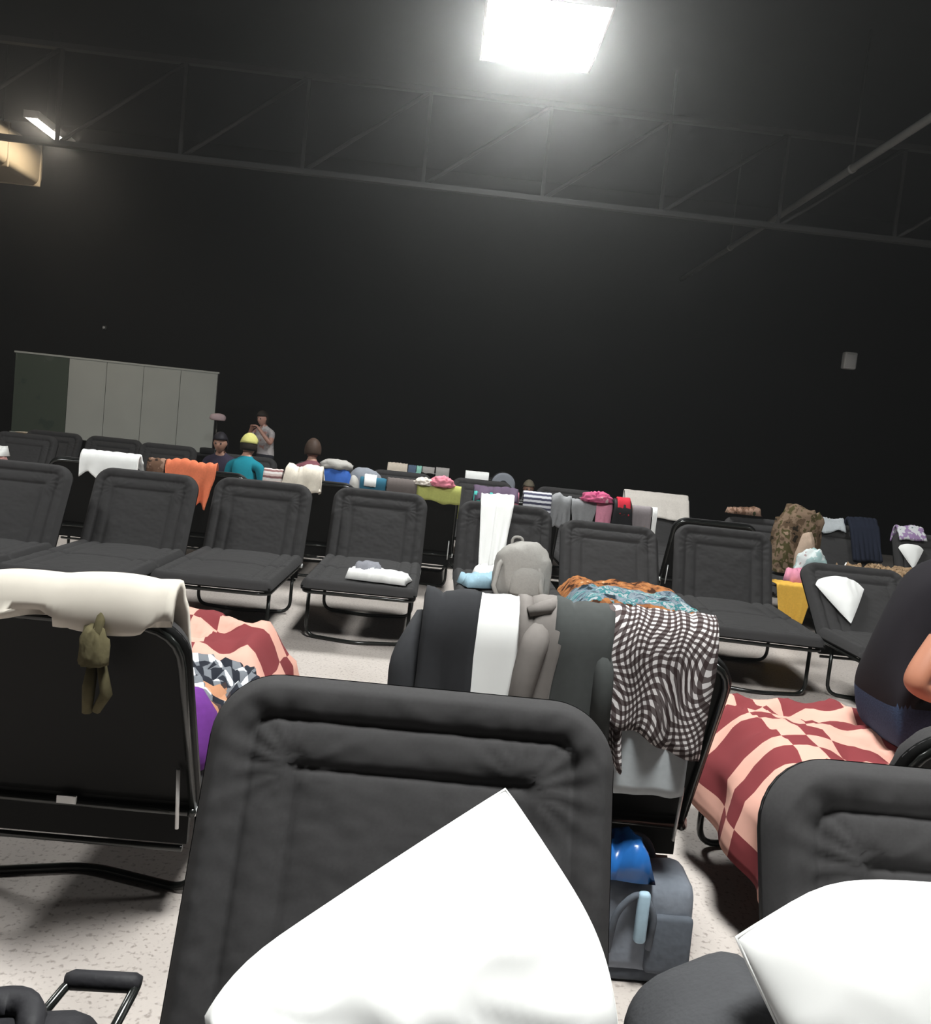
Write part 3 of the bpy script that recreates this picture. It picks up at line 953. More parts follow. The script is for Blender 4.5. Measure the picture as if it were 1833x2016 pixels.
def person(label, loc, rz, pose='sit', lean=.1, shirt=(.1, .1, .1), pants=(.03, .03, .04), skin=(.32, .17, .12), hair=(.02, .015, .012),
           look=(0, 1, -.1), s=1.0, cap=None, long_hair=0.0, arms='lap', knees=None, sleeve=True, shirt_mat=None, pants_mat=None, seat_h=None, sub=2):
    """local frame: x right, y forward, z up; origin at the seat (sit) or on the floor (stand)"""
    J = {}; E_ = []
    hz = .10 if pose != 'stand' else .90
    def P(k, p, r, reg): J[k] = ((p[0] * s, p[1] * s, p[2] * s), (r[0] * s, r[1] * s) if isinstance(r, tuple) else r * s, reg)
    sp = [(0, 0, hz), (0, -.02 + lean * .25, hz + .16), (0, lean * .8, hz + .34), (0, lean * 1.25, hz + .45)]
    P('pelvis', sp[0], .135, 1); P('belly', sp[1], .135, 0); P('chest', sp[2], .15, 0); P('collar', sp[3], .085, 0)
    nk = (0, lean * 1.5 + .01, hz + .53); P('neck', nk, .05, 2)
    hd = (0, lean * 1.8 + .04, hz + .64); P('skull', (0, lean * 1.7 + .02, hz + .60), .052, 2)
    E_ += [('pelvis', 'belly'), ('belly', 'chest'), ('chest', 'collar'), ('collar', 'neck'), ('neck', 'skull')]
    for sd in (-1, 1):
        k = str(sd)
        P('sh' + k, (sd * .17, lean * 1.1, hz + .42), .062, 0)
        if arms == 'lap':
            el = (sd * .22, lean * 1.0 + .02, hz + .16); wr = (sd * .11, lean + .26, hz + .10)
        elif arms == 'down':
            el = (sd * .22, lean - .03, hz + .14); wr = (sd * .21, lean + .06, hz - .10)
        elif arms == 'up':
            el = (sd * .24, lean + .12, hz + .25); wr = (sd * .10, lean + .22, hz + .45)
        else:
            el, wr = arms[0 if sd < 0 else 1]
        mid = tuple((a + b) / 2 for a, b in zip(J['sh' + k][0], [c * s for c in el]))
        J['ua' + k] = (mid, .052 * s, 0)
        P('el' + k, el, .043, 2); P('wr' + k, wr, .030, 2)
        E_ += [('collar', 'sh' + k), ('sh' + k, 'ua' + k), ('ua' + k, 'el' + k), ('el' + k, 'wr' + k)]
        dv = Vector(J['wr' + k][0]) - Vector(J['el' + k][0])
        hand(J, E_, sd, J['wr' + k][0], dv, (0, .1, 1), s)
        P('hip' + k, (sd * .09, .01, hz - .02), .10, 1)
        if pose == 'sit':
            kn = (sd * .12, .42, hz + .02); an = (sd * .12, .44, hz + .02 - .42)
        elif pose == 'floor':
            kn = (sd * .14, .30, hz + .36); an = (sd * .13, .52, hz - .02)
        else:
            kn = (sd * .10, .03, hz - .43); an = (sd * .10, -.01, .075)
        if seat_h is not None and pose == 'sit':
            an = (an[0], an[1], -seat_h / s + .08)
        P('kn' + k, kn, .068, 1); P('an' + k, an, .043, 1); P('toe' + k, (an[0], an[1] + .15, an[2] - .035), .036, 3)
        E_ += [('pelvis', 'hip' + k), ('hip' + k, 'kn' + k), ('kn' + k, 'an' + k), ('an' + k, 'toe' + k)]
    tone = '_%.2f_%.2f_%.2f' % shirt
    mats = [shirt_mat or solidc('shirt' + tone, shirt), pants_mat or solidc('trousers_%.2f_%.2f' % pants[:2], pants), plain('skin', skin, .55), plain('shoe', (.02, .02, .02), .5), plain('eye', (.05, .04, .04), .2)]
    me, hf = person_mesh('person', J, E_, mats, [c * s for c in hd], look, s, sub)
    o = link(bpy.data.objects.new('person', me))
    o.location = loc; o.rotation_euler = (0, 0, rz)
    if cap: hair_piece('cap', o, hf, solidc('cap_%.2f' % cap[0], cap), cap=True, s=s * 1.06)
    hair_piece('hair', o, hf, solidc('hair_%.3f' % hair[0], hair, rough=.6), length=long_hair, s=s)
    return tag(o, label, 'person')

# ------------------------------------------------------------------ near things
pillow_fn('pillow', 'big glaring white pillow standing on its corner on the nearest cot', (.182, 1.555, .874), .70, .46, .17, radians(37), radians(63), M['white'],
    lim=(('r', .11, .225), ('l', .34, .48), ('b', .30, .43)), seed=1.0, wr=1.1, n=60)
pillow_fn('pillow', 'white pillow at the right picture edge, its corner pointing to the nearest cot', (.53, 1.285, .782), .70, .46, .17, radians(30), radians(63), M['white'],
    lim=(('t', .05, .105), ('b', .25, .40)), seed=4.0, wr=.8, which=(-1, 1), n=50)
# soft duffel on the right-hand cot
M['duffel'] = fabric('dark_grey_nylon', (.050, .050, .054), .8, .1, .3, 120)
r = empty('duffel_bag', (.52, 1.36, 0)); tag(r, 'dark grey soft bag standing in the gap between the two nearest cots', 'bag')
def soft_bag(p):
    t = (p.z + .32) / .64
    k = 1 + .22 * max(0, t - .62)
    return Vector((p.x * k + .012 * nz(p.y * 7, p.z * 7, 1), p.y * (1 + .12 * sin(pi * t)) + .012 * nz(p.x * 7, p.z * 7, 2), p.z + .05 * (p.x / .1) * (t > .7) * .9 + .01 * nz(p.x * 8, p.y * 8)))
o = bevel_box('bag_body', .205, .24, .64, .075, M['duffel'], r, 5, soft_bag); o.location = (0, 0, .335)
m = MB(); m.tube(fillet([(-.06, -.135, .42), (-.05, -.15, .60), (.05, -.15, .62), (.06, -.135, .42)], .04), .009, 6); m.build('strap', M['duffel'], r)
# trolley bag bottom left
M['nylon'] = fabric('black_nylon', (.022, .021, .024), .6, .1, .3, 90)
r = empty('trolley_bag', (-.69, 1.02, 0)); tag(r, 'black trolley bag lying on the floor with its pull handle out', 'bag')
def lump(p):
    return Vector((p.x + .012 * nz(p.x * 6, p.y * 6, p.z * 6), p.y + .012 * nz(p.y * 6, p.z * 6, 3), p.z + .022 * nz(p.x * 5, p.y * 5, 8) + .02 * (p.z > .1) * (1 - (p.y / .4) ** 2)))
o = bevel_box('bag_body', .54, .62, .545, .05, M['nylon'], r, 3, lump); o.location = (0, 0, .285)
m = MB(); m.tube(fillet([(.13, .22, .50), (.175, .375, .548), (.285, .375, .552), (.265, .20, .50)], .015, 4), .008, 8); m.build('handle_rod', M['tube'], r)
MB().tube([(.170, .377, .549), (.180, .377, .551), (.280, .377, .554), (.290, .377, .553)], [.012, .016, .016, .012], 10).build('handle_grip', M['nylon'], r)
m = MB(); m.tube(fillet([(.0, .18, .55), (.09, .27, .575), (.155, .285, .575), (.19, .2, .55)], .04), .022, 8); m.build('carry_flap', M['nylon'], r)
m = MB(); m.tube([(-.1, .285, .48), (.06, .297, .50), (.16, .29, .49)], .004, 6); m.build('zip', M['chrome'], r)
for sx in (-.2, .2):
    MB().tube([(sx - .015, -.26, .03), (sx + .015, -.26, .03)], .03, 14).build('wheel', M['tube'], r)

# cot seen from behind: quilt, strap, blanket pile
hang('quilt', 'folded cream white quilt lying over the black back of the near left cot', 'quilt', 'B1', -.37, .46, .28, .008, M['cream'], .028, .0, 2.5, .014, 1.3, slump=.02, hem=.05)
M['khaki'] = fabric('khaki_webbing', (.10, .085, .045), .95, .2, .4, 60)
r = empty('knotted_strap', (-.79, 2.145, .965)); tag(r, 'knotted khaki strap hanging on the black back of the near left cot', 'strap')
o = blob('knot', None, None, (0, .0, -.115), (.036, .03, .075), M['khaki'], 5, .35, 3.5, parent=r, sub=3)
m = MB(); m.tube([(-.01, .03, -.12), (-.018, .035, -.18), (-.022, .045, -.245)], [.014, .017, .013], 8); m.build('strap_end', M['khaki'], r)
m = MB(); m.tube([(.012, .03, -.12), (.026, .035, -.19), (.0, .045, -.24)], [.013, .016, .011], 8); m.build('strap_end', M['khaki'], r)
m = MB(); m.tube([(.0, .0, -.07), (.01, -.01, -.02), (.015, .02, .045), (.01, .10, .05)], .012, 8); m.build('strap_loop', M['khaki'], r)
M['pinkcheck'] = warped_check('salmon_and_maroon_checks', (.68, .37, .30), (.20, .04, .045), 6.5, 5.0, .38, .22)
M['pinkcheck2'] = warped_check('salmon_and_maroon_checks_wide', (.68, .37, .30), (.20, .04, .045), 7.0, 7.5, .42, .30)
spread('blanket', 'salmon and maroon checked blanket heaped on the cot with khaki strap', 'blanket', -1.40, -.56, 3.18, 3.86, .45, M['pinkcheck'], dict(r=.14, f=.22), .17, 2.0)
M['plaid'] = gingham('black_white_plaid', 15, 15, (.02, .022, .03), (.16, .17, .19), (.72, .72, .75), .55)
crumple('shirt', 'black and white plaid shirt lying before the salmon checked blanket', 'shirt', (-.76, 2.98, .46), .52, .50, .17, M['plaid'], .5, 3.0)
M['brownstripe'] = stripes('brown_striped_cloth', [(.42, .2, .11), (.05, .03, .03), (.5, .27, .17)], 14)
crumple('scarf', 'brown striped scarf beside the plaid shirt', 'scarf', (-.66, 2.83, .46), .18, .20, .16, M['brownstripe'], .5, 6.0)
M['purple'] = fabric('purple_cloth', (.13, .03, .21), .9)
blob('cloth', 'crumpled purple cloth on the edge of the cot with khaki strap', 'cloth', (-.675, 2.60, .44), (.10, .12, .15), M['purple'], 4, .12, 2.2, flat=.5, sub=3)

# clothes over the cot seen from behind
M['charcoal'] = fabric('charcoal_wool', (.028, .028, .031), .9)
M['lightgrey'] = fabric('light_grey_jersey', (.40, .42, .44), .95, .1)
M['taupe'] = fabric('taupe_nylon', (.19, .17, .16), .8, .08)
M['slate'] = fabric('dark_slate_wool', (.060, .063, .062), .95)
M['gingham'] = gingham('brown_white_gingham', 50, 50, (.045, .03, .03), (.11, .09, .09), (.66, .62, .62), .5)
def sleeve(parent, pts, r, mat, name='sleeve'):
    o = MB().tube(fillet(pts, .04, 4), r, 12).build(name, mat, parent)
    return o
D2 = .04     # clothes were measured from the middle of the cot back
jk = hang('jacket', 'black jacket hung over the end of the clothes-covered cot back', 'jacket', 'B2', .31 + D2, .46 + D2, .30, .36, M['charcoal'], .03, .012, 1.2, .02, 1.0, taper=-.05, slump=.02)
T2 = COTS['B2']['top']
sleeve(jk, [(.48, T2[0] - .05, T2[1] + .02), (.535, T2[0] + .03, T2[1] - .08), (.53, T2[0] + .05, T2[1] - .26), (.50, T2[0] + .05, T2[1] - .36)], .045, M['charcoal'])
hang('towel', 'white towel hung between the black jacket and the taupe jacket', 'towel', 'B2', .17 + D2, .33 + D2, .30, .40, M['white'], .012, .035, 1.0, .010, 2.0, skew=.03)
jk = hang('jacket', 'taupe jacket hung beside the white towel', 'jacket', 'B2', .08 + D2, .195 + D2, .28, .36, M['taupe'], .03, .022, 1.5, .018, 3.3, skew=.03, taper=-.3, slump=.02)
sleeve(jk, [(.16, T2[0] - .02, T2[1] + .08), (.19, T2[0] + .075, T2[1] + .02), (.215, T2[0] + .09, T2[1] - .12), (.22, T2[0] + .08, T2[1] - .24)], [.034, .036, .038, .040, .040, .038, .036, .034, .033, .032, .030, .028], M['taupe'])
m = MB(); m.tube([(.125, T2[0] + .0, T2[1] + .115), (.165, T2[0] + .05, T2[1] + .105), (.215, T2[0] + .06, T2[1] + .09)], [.014, .022, .014], 8); m.build('hood', M['taupe'], jk)
jk = hang('jacket', 'dark slate jacket hung between taupe jacket and checked shirt', 'jacket', 'B2', -.06 + D2, .10 + D2, .28, .37, M['slate'], .03, .020, 1.2, .02, 4.2, taper=-.15, slump=.02)
sleeve(jk, [(.02, T2[0] - .02, T2[1] + .06), (-.005, T2[0] + .07, T2[1] - .04), (-.01, T2[0] + .08, T2[1] - .30)], .03, M['slate'])
hang('trousers', 'light grey cotton trousers hanging under the checked shirt', 'trousers', 'B2', -.315 + D2, -.0 + D2, .20, .39, M['lightgrey'], .006, .0, 1.5, .005, 5.0, hem=.02)
sh = hang('checked_shirt', 'brown and white gingham shirt hung over the light grey trousers', 'shirt', 'B2', -.355 + D2, -.045 + D2, .24, .235, M['gingham'], .006, .040, 2.5, .020, 6.0, taper=.10, skew=-.0, hem=.02, slump=.015, uvwarp=.09, hemtilt=.09)
s2 = hang('sleeve', None, None, 'B2', -.09 + D2, -.005 + D2, .05, .32, M['gingham'], .006, .02, 1, .012, 7.0, taper=.55, skew=-.06, hem=.03, uvwarp=.04)
s2.parent = sh; s2.location = (0, 0, 0); s2.rotation_euler = (0, 0, 0)

# tote and plastic bag under it
M['tote'] = fabric('blue_grey_canvas', (.20, .22, .26), .9, .15, .4, 50)
M['tote_dark'] = fabric('dark_blue_grey_canvas', (.09, .10, .12), .9, .15, .4, 50)
r = empty('tote_bag', (.69, 2.49, 0)); tag(r, 'blue grey canvas tote bag standing on the floor by the nearest cot', 'bag')
o = bevel_box('bag_body', .34, .20, .28, .045, M['tote'], r, 3, lambda p: Vector((p.x * (1 + .10 * (p.z / .34)), p.y * (1 - .25 * (p.z / .34)), p.z + .008 * nz(p.x * 8, p.y * 8, 2))) + Vector((.006 * nz(p.z * 9, p.x * 9), .010 * nz(p.x * 9, p.z * 9, 5), 0)))
o.location = (0, 0, .165)
o = bevel_box('side_pocket', .13, .03, .17, .014, M['tote_dark'], r); o.location = (.10, -.105, .13); o.rotation_euler = (-.05, 0, 0)
o = bevel_box('base_panel', .33, .195, .05, .02, M['tote_dark'], r); o.location = (0, 0, .026)
m = MB(); m.tube(fillet([(-.075, -.115, .10), (-.065, -.125, .23), (.0, -.12, .29), (.045, -.13, .23), (.04, -.12, .12)], .06), [.010] * 20, 6); m.build('strap', M['tote_dark'], r)
m = MB(); m.tube(fillet([(-.09, .07, .27), (-.06, .085, .36), (.06, .085, .36), (.09, .07, .27)], .05), .010, 6); m.build('strap', M['tote_dark'], r)
M['paleblue'] = fabric('pale_blue_paper', (.35, .48, .58), .6)
o = bevel_box('bottle', .035, .03, .15, .012, M['paleblue'], None); o.location = (.70, 2.365, .215); tag(o, 'pale blue slim bottle tucked in the tote bag pocket', 'bottle')
M['bluebag'] = plain('blue_plastic_film', (.02, .13, .42), .25)
crumple('plastic_bag', 'crumpled shiny blue plastic bag on top of the tote bag', 'bag', (.60, 2.46, .305), .26, .16, .12, M['bluebag'], -.1, 7, .02, edge=.4)

# right hand bed with blanket and person in black
spread('blanket', 'salmon and maroon checked blanket under the person in black', 'blanket', 1.12, 1.93, 2.42, 3.52, .45, M['pinkcheck2'], dict(l=.20, f=.14, r=.08), .13, 5.0,
       shape=lambda x, y: .16 * exp(-((y + .52) / .10) ** 2) * (x > -.15) * min(1, (x + .15) / .2))
M['blacktee'] = fabric('black_cotton', (.013, .011, .014), .95)
M['denim'] = fabric('blue_denim', (.035, .060, .115), .9, .3, .4, 150)
person('person in black shirt and blue jeans sitting bent forward on checked blanket', (1.72, 3.06, .59), -pi / 2, 'sit', .11, skin=(.42, .17, .10), s=1.07,
       arms=(((-.20, .04, .22), (-.10, .30, .20)), ((.23, -.09, .24), (.16, .20, .17))), shirt_mat=M['blacktee'], pants_mat=M['denim'], look=(0, 1, -.5), seat_h=.59, sub=3)

# ------------------------------------------------------------------ middle row
crumple('towel', 'small white towel lying on the empty cot seat', 'towel', (-.33, 6.16, .445), .42, .24, .07, M['white'], -.15, 11)
M['midgrey'] = fabric('mid_grey_cotton', (.24, .24, .27), .95)
crumple('cloth', 'small light grey cloth lying on the end of the white towel', 'cloth', (-.42, 6.22, .47), .20, .14, .08, M['midgrey'], .2, 12)
tr = hang('trousers', 'white trousers hung down the front of a middle row backrest', 'trousers', 'C4', -.22, -.06, .60, .12, M['white'], .01, .004, 1.2, .02, 2.0, taper=.25)
s2 = hang('trouser_leg', None, None, 'C4', -.09, .06, .58, .10, M['white'], .01, .014, 1.3, .022, 4.0, taper=.3, skew=-.05)
s2.parent = tr; s2.location = (0, 0, 0); s2.rotation_euler = (0, 0, 0)
for k in ('label', 'category'):
    if k in s2: del s2[k]
M['paleblue_cloth'] = fabric('pale_blue_cloth', (.32, .48, .58), .95)
crumple('cloth', 'pale blue cloth beside the pale backpack', 'cloth', (.40, 6.35, .445), .30, .24, .08, M['paleblue_cloth'], .3, 14)
crumple('cloth', 'crumpled white cloth under the hanging white trousers', 'cloth', (.47, 6.62, .445), .22, .22, .12, M['white'], .3, 15)
M['packgrey'] = fabric('pale_grey_nylon', (.36, .34, .32), .7, .1, .3, 70)
r = empty('backpack', (.66, 6.12, .445)); tag(r, 'pale grey backpack slumped on a cot seat in the middle row', 'backpack')
blob('bag_body', None, None, (0, 0, 0), (.21, .17, .24), M['packgrey'], 3, .10, 1.8, 0, .5, 4, r, .8)
blob('front_pocket', None, None, (.03, -.15, .02), (.12, .05, .13), M['packgrey'], 4, .10, 1.8, 0, .5, 3, r, .8)
m = MB(); m.tube(fillet([(-.08, .06, .31), (-.085, .07, .40), (-.005, .07, .40), (-.01, .06, .31)], .04), .010, 8); m.build('grab_handle', M['packgrey'], r)
m = MB(); m.tube([(-.10, .02, .30), (-.17, -.12, .22), (-.20, -.17, .08), (-.17, -.20, .012)], .018, 6); m.build('shoulder_strap', M['packgrey'], r)
m = MB(); m.tube([(.08, .02, .30), (.10, -.14, .22), (.12, -.19, .10), (.14, -.20, .012)], .018, 6); m.build('shoulder_strap', M['packgrey'], r)
M['tiger'] = tiger_mat('teal_orange_print')
spread('blanket', 'teal and grey printed blanket with orange edges on the middle row', 'blanket', 1.00, 1.83, 5.46, 6.58, .462, M['tiger'], dict(n=.16, l=.05, r=.05), .10, 7.0, rz=-.026)
pillow_fn('pillow', 'white pillow with its corner down on the low cot behind the person in black', (3.00, 6.045, .49), .46, .46, .10, radians(45), radians(42), M['white'], which=(-1, -1), seed=3, wr=.5, sx=.55,
    lim=(('t', .33, .39),))

# ------------------------------------------------------------------ rows behind: clothes over the backs
def H(key, name, label, cat, x0, x1, fd, rd, mat, **k):
    c = COTS[key]
    if abs(c['rz'] - pi) < .6: u0, u1 = -(x1 - c['x']), -(x0 - c['x'])
    else: u0, u1 = x0 - c['x'], x1 - c['x']
    return hang(name, label, cat, key, u0, u1, fd, rd, mat, **k)
H('D1', 'sheet', 'white bed sheet hung over a cot back near the left edge', 'sheet', -3.05, -2.56, .3, .13, M['white'], th=.03, hem=.08, seed=1)
M['orange'] = fabric('orange_cotton', (.76, .20, .10), .95)
H('D2', 'cloth', 'orange cloth hung in the gap behind the middle row', 'cloth', -2.36, -1.92, .2, .30, M['orange'], folds=3, amp=.03, hem=.12, taper=.3, seed=2, slump=.04)
M['brownprint'] = blotch('brown_print', [(.03, .02, .015), (.16, .09, .06), (.32, .2, .15), (.05, .06, .03)], 14)
H('D2', 'cloth', 'small brown print cloth between white sheet and orange cloth', 'cloth', -2.52, -2.37, .2, .10, M['brownprint'], amp=.02, seed=3, off=.0)
M['ivory'] = fabric('ivory_cotton', (.78, .70, .60), .95)
H('D3', 'pillowcase', 'plump ivory bundle on a cot back beside the blue bag', 'bundle', -1.36, -1.02, .2, .10, M['ivory'], th=.05, slump=.06, amp=.02, seed=4, off=.02)
M['pinkwhite'] = stripes('pink_white_stripes', [(.7, .55, .52), (.25, .12, .12), (.75, .7, .68)], 18)
H('D3', 'cloth', 'pink and white striped cloth beside the ivory bundle', 'cloth', -1.55, -1.38, .2, .07, M['pinkwhite'], amp=.015, seed=5)
M['royal'] = fabric('royal_blue_nylon', (.025, .09, .34), .7)
r = empty('sports_bag', (-1.02, 8.98, .445)); tag(r, 'royal blue bag with pale grey sides standing on a cot', 'bag')
blob('bag_body', None, None, (0, 0, 0), (.19, .15, .42), M['royal'], 5, .06, 1.6, 0, .5, 4, r, .7)
blob('side_pocket', None, None, (.19, -.02, .25), (.06, .10, .20), M['packgrey'], 6, .08, 2, 0, .5, 3, r, .8)
blob('side_pocket', None, None, (-.19, -.02, .25), (.05, .10, .20), M['packgrey'], 8, .08, 2, 0, .5, 3, r, .8)
blob('top_flap', None, None, (0, 0, .60), (.17, .12, .07), M['packgrey'], 7, .2, 2.5, 0, .5, 3, r)
M['coolgrey'] = fabric('cool_grey_nylon', (.20, .21, .24), .8)
blob('bedding', 'grey domed bundle of bedding behind the royal blue bag', 'bundle', (-.74, 9.30, .445), (.21, .16, .40), M['coolgrey'], 9, .06, 1.5, flat=.55, power=.75)
M['tealblue'] = fabric('teal_blue_cotton', (.03, .13, .20), .95)
H('D4', 'cloth', 'teal blue cloth left of the brown grey blanket', 'cloth', -.70, -.46, .2, .14, M['tealblue'], amp=.02, seed=6, off=.0)
H('D4', 'cloth', 'thin folded white cloth on the teal blue cloth', 'cloth', -.66, -.55, .1, .0, M['white'], amp=.01, seed=7, off=.025, th=.012)
M['brownblank'] = fabric('brown_grey_fleece', (.12, .10, .095), .95)
H('D4', 'blanket', 'brown grey fleece blanket beside the lime green cloth', 'blanket', -.45, -.17, .3, .13, M['brownblank'], amp=.012, seed=8, off=.008, th=.02, hem=.06)
M['lime'] = fabric('lime_cotton', (.42, .43, .13), .95)
H('D4', 'towel', 'lime green towel hung over a cot back behind the middle row', 'towel', -.17, .24, .3, .08, M['lime'], amp=.008, seed=9, hem=.03, th=.012)
M['rose'] = fabric('rose_pink_cotton', (.62, .20, .26), .95)
blob('cloth', 'small crumpled rose pink cloth on the lime green towel', 'cloth', (.06, 8.205, 1.022), (.11, .07, .07), M['rose'], 11, .3, 3)
M['paleprint'] = blotch('pale_print', [(.5, .42, .38), (.65, .58, .52), (.3, .22, .2)], 14)
blob('cloth', 'small pale print cloth beside the rose pink cloth', 'cloth', (-.11, 8.205, 1.022), (.09, .06, .05), M['paleprint'], 12, .3, 3)
M['turq'] = fabric('turquoise_terry', (.10, .55, .50), .95)
H('D5', 'towel', 'turquoise towel hung over a cot back behind the middle row', 'towel', .36, .56, .3, .13, M['turq'], amp=.005, seed=10, hem=.01, th=.012)
M['dustypink'] = fabric('dusty_pink_terry', (.50, .18, .24), .95)
H('D5', 'towel', 'dusty pink towel beside the turquoise towel', 'towel', .565, .78, .3, .12, M['dustypink'], amp=.006, seed=11, hem=.01, th=.012)
M['plum'] = fabric('plum_cotton', (.10, .07, .11), .95)
H('D5', 'cloth', 'plum grey clothes lying above the turquoise towel', 'clothes', .36, .76, .1, .02, M['plum'], amp=.02, seed=12, off=.012, th=.03, slump=.02, arc=.4)
M['bwstripe'] = stripes('navy_white_stripes', [(.62, .62, .66), (.05, .05, .09)], 26)
H('D5', 'towel', 'navy and white striped towel behind the middle row', 'towel', .82, 1.08, .2, .14, M['bwstripe'], amp=.008, seed=13, off=.02, th=.02)
M['ashgrey'] = fabric('ash_grey_cotton', (.26, .26, .27), .95)
H('D5', 'top', 'grey ruffled top beside the striped towel', 'clothes', 1.08, 1.27, .2, .20, M['ashgrey'], amp=.03, folds=4, seed=14, hem=.12, slump=.05, off=.01)
H('D6', 'shirt', 'plain grey shirt between ruffled grey top and pink cloth', 'shirt', 1.27, 1.50, .2, .20, M['ashgrey'], amp=.018, seed=15, hem=.05, taper=.3)
M['pink'] = fabric('candy_pink_cotton', (.66, .26, .36), .95)
H('D6', 'cloth', 'candy pink cloth beside the plain grey shirt', 'cloth', 1.50, 1.65, .2, .18, M['pink'], amp=.014, seed=16, hem=.03, taper=.15)
M['magenta'] = blotch('magenta_print', [(.25, .02, .08), (.5, .1, .2), (.6, .4, .42)], 16)
blob('cloth', 'crumpled magenta print cloth above the candy pink cloth', 'cloth', (1.50, 8.14, 1.03), (.14, .07, .07), M['magenta'], 14, .3, 3)
M['jet'] = fabric('jet_black_nylon', (.012, .012, .014), .6)
r = H('D6', 'shoulder_bag', 'black shoulder bag with red top hung over a cot back', 'bag', 1.66, 1.83, .2, .26, M['jet'], th=.05, off=.0, amp=.01, seed=17)
M['red'] = fabric('bright_red_cloth', (.52, .02, .04), .8)
o = H('D6', 'lining', None, None, 1.69, 1.81, .08, .02, M['red'], th=.02, off=.05, amp=.012, seed=18)
o.parent = r; o.location = (0, 0, 0); o.rotation_euler = (0, 0, 0)
for k in ('label', 'category'):
    if k in o: del o[k]
M['mauve'] = fabric('mauve_grey_cotton', (.24, .21, .22), .95)
H('D6', 'towel', 'mauve grey towel beside the black bag with red top', 'towel', 1.84, 2.02, .2, .20, M['mauve'], amp=.008, seed=19)
M['rust'] = fabric('rust_cotton', (.34, .13, .05), .95)
H('D6', 'cloth', 'rust orange cloth peeping out under the mauve grey towel', 'cloth', 1.78, 1.97, .1, .30, M['rust'], amp=.008, seed=20, off=-.008)
H('D6', 'cloth', 'narrow white cloth at the end of the mauve grey towel', 'cloth', 2.03, 2.075, .1, .27, M['white'], amp=.006, seed=21)
M['offwhite'] = fabric('off_white_fleece', (.60, .55, .51), .95)
H('E6', 'blanket', 'off white fleece blanket covering a far cot back', 'blanket', 2.46, 3.30, .30, .25, M['offwhite'], th=.02, amp=.008, seed=22, hem=.04)
M['sand'] = fabric('sand_terry', (.58, .50, .42), .95)
H('F4', 'towel', 'sand coloured towel over the farthest cot back', 'towel', -.70, -.42, .3, .28, M['sand'], amp=.02, folds=3, seed=23, th=.015)
M['bluegrey'] = fabric('blue_grey_denim', (.08, .11, .17), .95)
H('F4', 'trousers', 'blue grey trousers beside the sand coloured towel', 'trousers', -.41, -.30, .3, .26, M['bluegrey'], amp=.01, seed=24)
M['mint'] = fabric('mint_cotton', (.22, .45, .38), .95)
H('F4', 'scarf', 'narrow mint green scarf on the farthest cot back', 'scarf', -.29, -.22, .2, .18, M['mint'], amp=.01, seed=25, skew=.08)
M['stonegrey'] = fabric('stone_grey_fleece', (.30, .28, .27), .95)
H('F4', 'blanket', 'stone grey blanket on the end of the farthest cot back', 'blanket', -.02, .17, .3, .30, M['stonegrey'], amp=.01, seed=26, th=.015)
H('F4', 'cloth', 'thin pale cloth along the top of the farthest cot back', 'cloth', -.21, -.04, .1, .015, M['stonegrey'], amp=.004, seed=27)
H('F5', 'cloth', 'square white cloth over a farthest cot back beside the grey bedroll', 'cloth', .40, .73, .2, .19, M['white'], amp=.006, seed=28, th=.015)
r = empty('bedroll', (.93, 12.36, .91)); tag(r, 'rolled grey bedroll with dark centre resting against a far cot back', 'bedroll')
sp_ = []
m = MB()
m.tube([(0, -.12, 0), (0, -.115, 0), (0, .06, 0), (0, .065, 0)], [.13, .165, .165, .13], 26); m.build('roll', M['coolgrey'], r)
m = MB(); m.tube([(0, -.132, 0), (0, -.118, 0)], [.055, .06], 18); m.build('roll_core', M['jet'], r)
for y in (-.08, .03):
    m = MB(); m.tube([(cos(a) * .167, y, sin(a) * .167) for a in [2 * pi * k / 24 for k in range(24)]], .006, 6, closed=True); m.build('strap', M['jet'], r)
# right hand side
M['camo'] = blotch('brown_camouflage', [(.02, .015, .01), (.10, .065, .04), (.19, .13, .09), (.07, .06, .025), (.26, .18, .13)], 9)
blob('bundle', 'tall brown camouflage bundle piled on a cot', 'bundle', (3.75, 8.93, .455), (.23, .17, .44), M['camo'], 21, .22, 2.6, flat=.5, power=.7)
crumple('cloth', 'brown and pale print clothes over a far cot back', 'clothes', (3.36, 9.50, .985), .36, .14, .08, M['brownprint'], 0, 22)
M['tan'] = fabric('tan_cotton', (.42, .31, .24), .95)
blob('cloth', 'tan cloth heaped in front of the camouflage bundle', 'cloth', (3.74, 8.66, .455), (.10, .10, .30), M['tan'], 23, .12, 2.2, flat=.5)
M['aqua'] = blotch('aqua_white_print', [(.12, .16, .18), (.34, .48, .48), (.62, .66, .66), (.4, .3, .3)], 7)
blob('clothes', 'aqua and white clothes heaped before the tan cloth', 'clothes', (3.71, 8.42, .455), (.16, .12, .23), M['aqua'], 24, .2, 2.4)
crumple('cloth', 'pink cloth lying before the aqua and white clothes', 'cloth', (3.55, 8.18, .445), .34, .20, .20, M['pink'], .2, 25)
crumple('cloth', 'grey white cloth lying beside the leopard print cloth', 'cloth', (3.80, 7.99, .445), .26, .18, .18, M['lightgrey'], .2, 26)
M['yellow'] = fabric('golden_yellow_cotton', (.72, .42, .07), .95)
drape('cloth', 'golden yellow cloth hanging over the foot of a cot', 'cloth', (3.34, 7.87, .47), -pi / 2, .34, .25, .32, M['yellow'], 3.0, taper=.35, amp=.015)
M['leopard'] = blotch('leopard_print', [(.03, .02, .01), (.22, .14, .08), (.34, .23, .14), (.05, .03, .02)], 30)
crumple('cloth', 'leopard print cloth lying on a cot seat beside the white cushion', 'cloth', (4.40, 8.35, .462), .74, .60, .26, M['leopard'], .1, 27)
